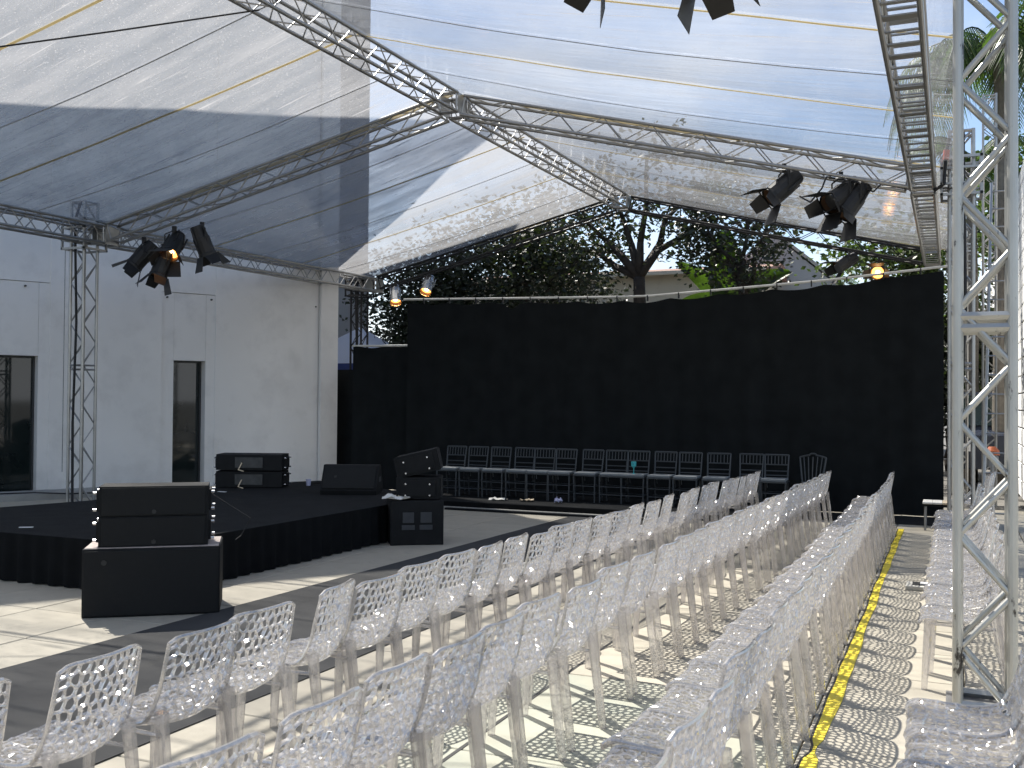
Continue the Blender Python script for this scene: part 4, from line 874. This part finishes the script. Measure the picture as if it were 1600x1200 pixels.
def leaf_cloud(m, centres, n, spread, size, rd, droop=0.0):
    for _ in range(n):
        c_ = rd.choice(centres); p = Vector(c_)+Vector((rd.gauss(0, spread), rd.gauss(0, spread), rd.gauss(0, spread*.75)))
        a = rd.uniform(0, 2*math.pi); el = rd.uniform(-.9, .7)-droop; d_ = Vector((math.cos(a)*math.cos(el), math.sin(a)*math.cos(el), math.sin(el))); s_ = size*rd.uniform(.6, 1.35)
        w = d_.cross(Vector((rd.gauss(0, 1), rd.gauss(0, 1), rd.gauss(0, 1)))).normalized()*s_*.24
        m.add([p, p+d_*s_*.5+w, p+d_*s_, p+d_*s_*.5-w], [(0, 1, 2, 3)])
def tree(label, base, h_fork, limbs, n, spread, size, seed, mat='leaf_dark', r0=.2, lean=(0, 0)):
    rd = random.Random(seed); base = Vector(base); t = thing('broadleaf_tree', label, 'tree', tuple(base), group='trees behind the backdrop')
    m = MB(); top = base+Vector((lean[0], lean[1], h_fork)); prev = base; k = 5
    for i in range(1, k+1):
        p = base.lerp(top, i/k)+Vector((rd.uniform(-.06, .06), rd.uniform(-.06, .06), 0)) if i < k else top
        m.tube(prev, p, r0*(1-.35*(i-1)/k), 9, r2=r0*(1-.35*i/k)); prev = p
    tr = m.build('trunk', 'bark', t, smooth=True); cents = []
    for e in limbs:
        e = base+Vector(e); m = MB(); prev = top; r_ = r0*.55; nseg = 4
        for i in range(1, nseg+1):
            p = top.lerp(e, i/nseg)+Vector((rd.uniform(-.15, .15), rd.uniform(-.15, .15), rd.uniform(-.1, .15)+.25*math.sin(math.pi*i/nseg))); m.tube(prev, p, r_, 7, r2=r_*.7); r_ *= .7
            if i >= 2:
                for _ in range(3):
                    q = p+Vector((rd.gauss(0, .5), rd.gauss(0, .5), rd.gauss(.1, .4))); m.tube(p, q, r_*.5, 5, r2=.006); cents.append(q)
                    for __ in range(2): q2 = q+Vector((rd.gauss(0, .3), rd.gauss(0, .3), rd.gauss(0, .25))); m.tube(q, q2, .012, 4, r2=.004); cents.append(q2)
            prev = p
        m.build('limb', 'bark', tr, smooth=True)
    m = MB(); leaf_cloud(m, cents, n, spread, size, rd); m.build('crown', mat, t, recalc=False)
    return t
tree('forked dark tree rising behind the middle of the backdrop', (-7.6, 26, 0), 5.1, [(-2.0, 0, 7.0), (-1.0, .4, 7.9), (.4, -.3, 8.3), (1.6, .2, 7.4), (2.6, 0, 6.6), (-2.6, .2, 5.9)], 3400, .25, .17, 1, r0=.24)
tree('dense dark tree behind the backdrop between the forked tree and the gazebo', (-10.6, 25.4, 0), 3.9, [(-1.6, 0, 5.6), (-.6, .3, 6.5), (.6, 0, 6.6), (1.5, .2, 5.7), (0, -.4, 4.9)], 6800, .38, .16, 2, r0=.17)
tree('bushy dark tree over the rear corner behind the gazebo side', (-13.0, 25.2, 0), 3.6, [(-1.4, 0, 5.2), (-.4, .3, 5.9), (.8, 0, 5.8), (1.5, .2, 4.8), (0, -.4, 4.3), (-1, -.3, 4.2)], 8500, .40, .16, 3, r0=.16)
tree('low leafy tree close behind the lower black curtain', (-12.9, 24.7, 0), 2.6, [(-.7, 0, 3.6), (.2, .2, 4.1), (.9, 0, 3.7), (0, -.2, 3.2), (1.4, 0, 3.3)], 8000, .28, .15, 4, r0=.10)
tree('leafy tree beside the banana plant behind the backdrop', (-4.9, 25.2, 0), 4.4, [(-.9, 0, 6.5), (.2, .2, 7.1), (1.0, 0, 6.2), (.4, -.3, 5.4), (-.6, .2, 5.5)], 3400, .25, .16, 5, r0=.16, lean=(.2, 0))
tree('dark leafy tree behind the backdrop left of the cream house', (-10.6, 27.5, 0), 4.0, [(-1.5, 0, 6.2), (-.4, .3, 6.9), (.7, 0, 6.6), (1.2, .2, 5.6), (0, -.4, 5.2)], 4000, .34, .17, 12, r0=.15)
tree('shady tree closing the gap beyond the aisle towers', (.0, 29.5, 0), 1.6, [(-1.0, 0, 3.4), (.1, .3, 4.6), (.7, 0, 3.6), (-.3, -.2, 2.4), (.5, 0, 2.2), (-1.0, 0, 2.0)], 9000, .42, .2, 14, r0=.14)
tree('leafy green tree rising above the white boarded wall', (2.3, 31, 0), 5.0, [(-.9, 0, 7.4), (.1, .3, 8.4), (.9, 0, 7.5), (-.6, -.3, 6.6), (.4, -.4, 6.5), (-1.3, 0, 6.9)], 7000, .42, .22, 15, mat='leaf_mid', r0=.16)
tree('small bright green tree behind the aisle end of the backdrop', (-1.2, 27.0, 0), 4.0, [(-.9, 0, 5.6), (.1, .2, 6.1), (.9, 0, 5.7), (.3, -.3, 5.0)], 3800, .3, .17, 6, mat='leaf_mid', r0=.12)

def palm(label, base, h, nf, fl, seed, droop, mat='leaf_palm', leaflet=.5):
    rd = random.Random(seed); base = Vector(base); t = thing('palm_tree', label, 'palm tree', tuple(base), group='palms behind the tent')
    m = MB(); m.tube(base, base+Vector((.05, 0, h*.5)), .16, 10, r2=.13); m.tube(base+Vector((.05, 0, h*.5)), base+Vector((0, 0, h)), .13, 10, r2=.11); m.build('trunk', 'palm_trunk', t)
    top = base+Vector((0, 0, h))
    for k in range(nf):
        a = 2*math.pi*k/nf+rd.uniform(-.25, .25); el = rd.uniform(.1, 1.1); pts_ = [top.copy()]; d_ = Vector((math.cos(a)*math.cos(el), math.sin(a)*math.cos(el), math.sin(el))); n = 14
        for i in range(n): pts_.append(pts_[-1]+d_*fl/n); d_ = (d_+Vector((0, 0, -droop/n*(1+1.2*i/n)))).normalized()
        m = MB()
        for i in range(n): m.tube(pts_[i], pts_[i+1], .018*(1-i/n)+.004, 5)
        for i in range(2, n+1):
            dd = (pts_[i]-pts_[i-1]).normalized(); sd_ = dd.cross(Vector((0, 0, 1))).normalized()
            for s_ in (-1, 1):
                for q_ in range(3):
                    p = pts_[i-1].lerp(pts_[i], q_/3); ll = leaflet*math.sin(math.pi*(.12+.85*i/n))*rd.uniform(.8, 1.1)
                    tip = p+(sd_*s_*.75+dd*.55+Vector((0, 0, -.45-droop*.25+rd.uniform(-.15, .15)))).normalized()*ll; mid = p.lerp(tip, .45)+Vector((0, 0, .05*ll)); w = dd*.018
                    m.add([p-w, p+w, mid+w*1.1, tip, mid-w*1.1], [(0, 1, 2, 3, 4)])
        m.build('frond', mat, t, recalc=False)
palm('tall palm with long drooping fronds beyond the near tower', (.92, 23.4, 0), 9.1, 30, 3.5, 3, 2.5, leaflet=1.05)
palm('second drooping palm lower behind the aisle towers', (.42, 25.5, 0), 7.2, 13, 1.9, 8, 1.8, leaflet=.6)
palm('small palm in the distance beyond the grey gable', (-5.2, 42, 0), 6.4, 14, 2.6, 5, 1.2, leaflet=.6)
def banana():
    t = thing('banana_plant', 'banana plant with broad bright leaves behind the leafy tree and backdrop', 'plant', (-5.55, 27.0, 0)); rd = random.Random(4)
    m = MB(); m.tube((-5.55, 27.0, 0), (-5.5, 27.0, 4.3), .13, 10, r2=.08); m.build('stem', 'leaf_mid', t)
    for k, (dx, dy, L_, w, up) in enumerate([(.02, -.1, 2.1, .42, 1.0), (-.4, -.1, 1.8, .34, .8), (.6, 0, 2.0, .34, .75), (1.0, -.2, 1.7, .28, .45), (-.9, .2, 1.7, .3, .5)]):
        m = MB(); n = 12; d_ = Vector((dx, dy, up)).normalized(); p = Vector((-5.5, 27.0, 4.25)); sd_ = Vector((1, .15, 0)) if abs(dx) < .5 else d_.cross(Vector((0, -1, .3))).normalized()
        for i in range(n+1):
            f_ = i/n; ww = w*math.sin(math.pi*min(.97, .08+.9*f_))**.6; nn = Vector((0, -1, .2)); m.v += [tuple(p-sd_*ww+nn*.10), tuple(p), tuple(p+sd_*ww+nn*.16)]; p = p+d_*L_/n; d_ = (d_+Vector((dx*.06, dy*.06, -.035-.05*abs(dx)))).normalized()
        m.f = [(3*i+j, 3*i+j+1, 3*i+j+4, 3*i+j+3) for i in range(n) for j in (0, 1)]; m.build('leaf', 'leaf_banana', t, smooth=True, recalc=False)
banana()
for o in bpy.data.objects:
    if '_org' in o: del o['_org']
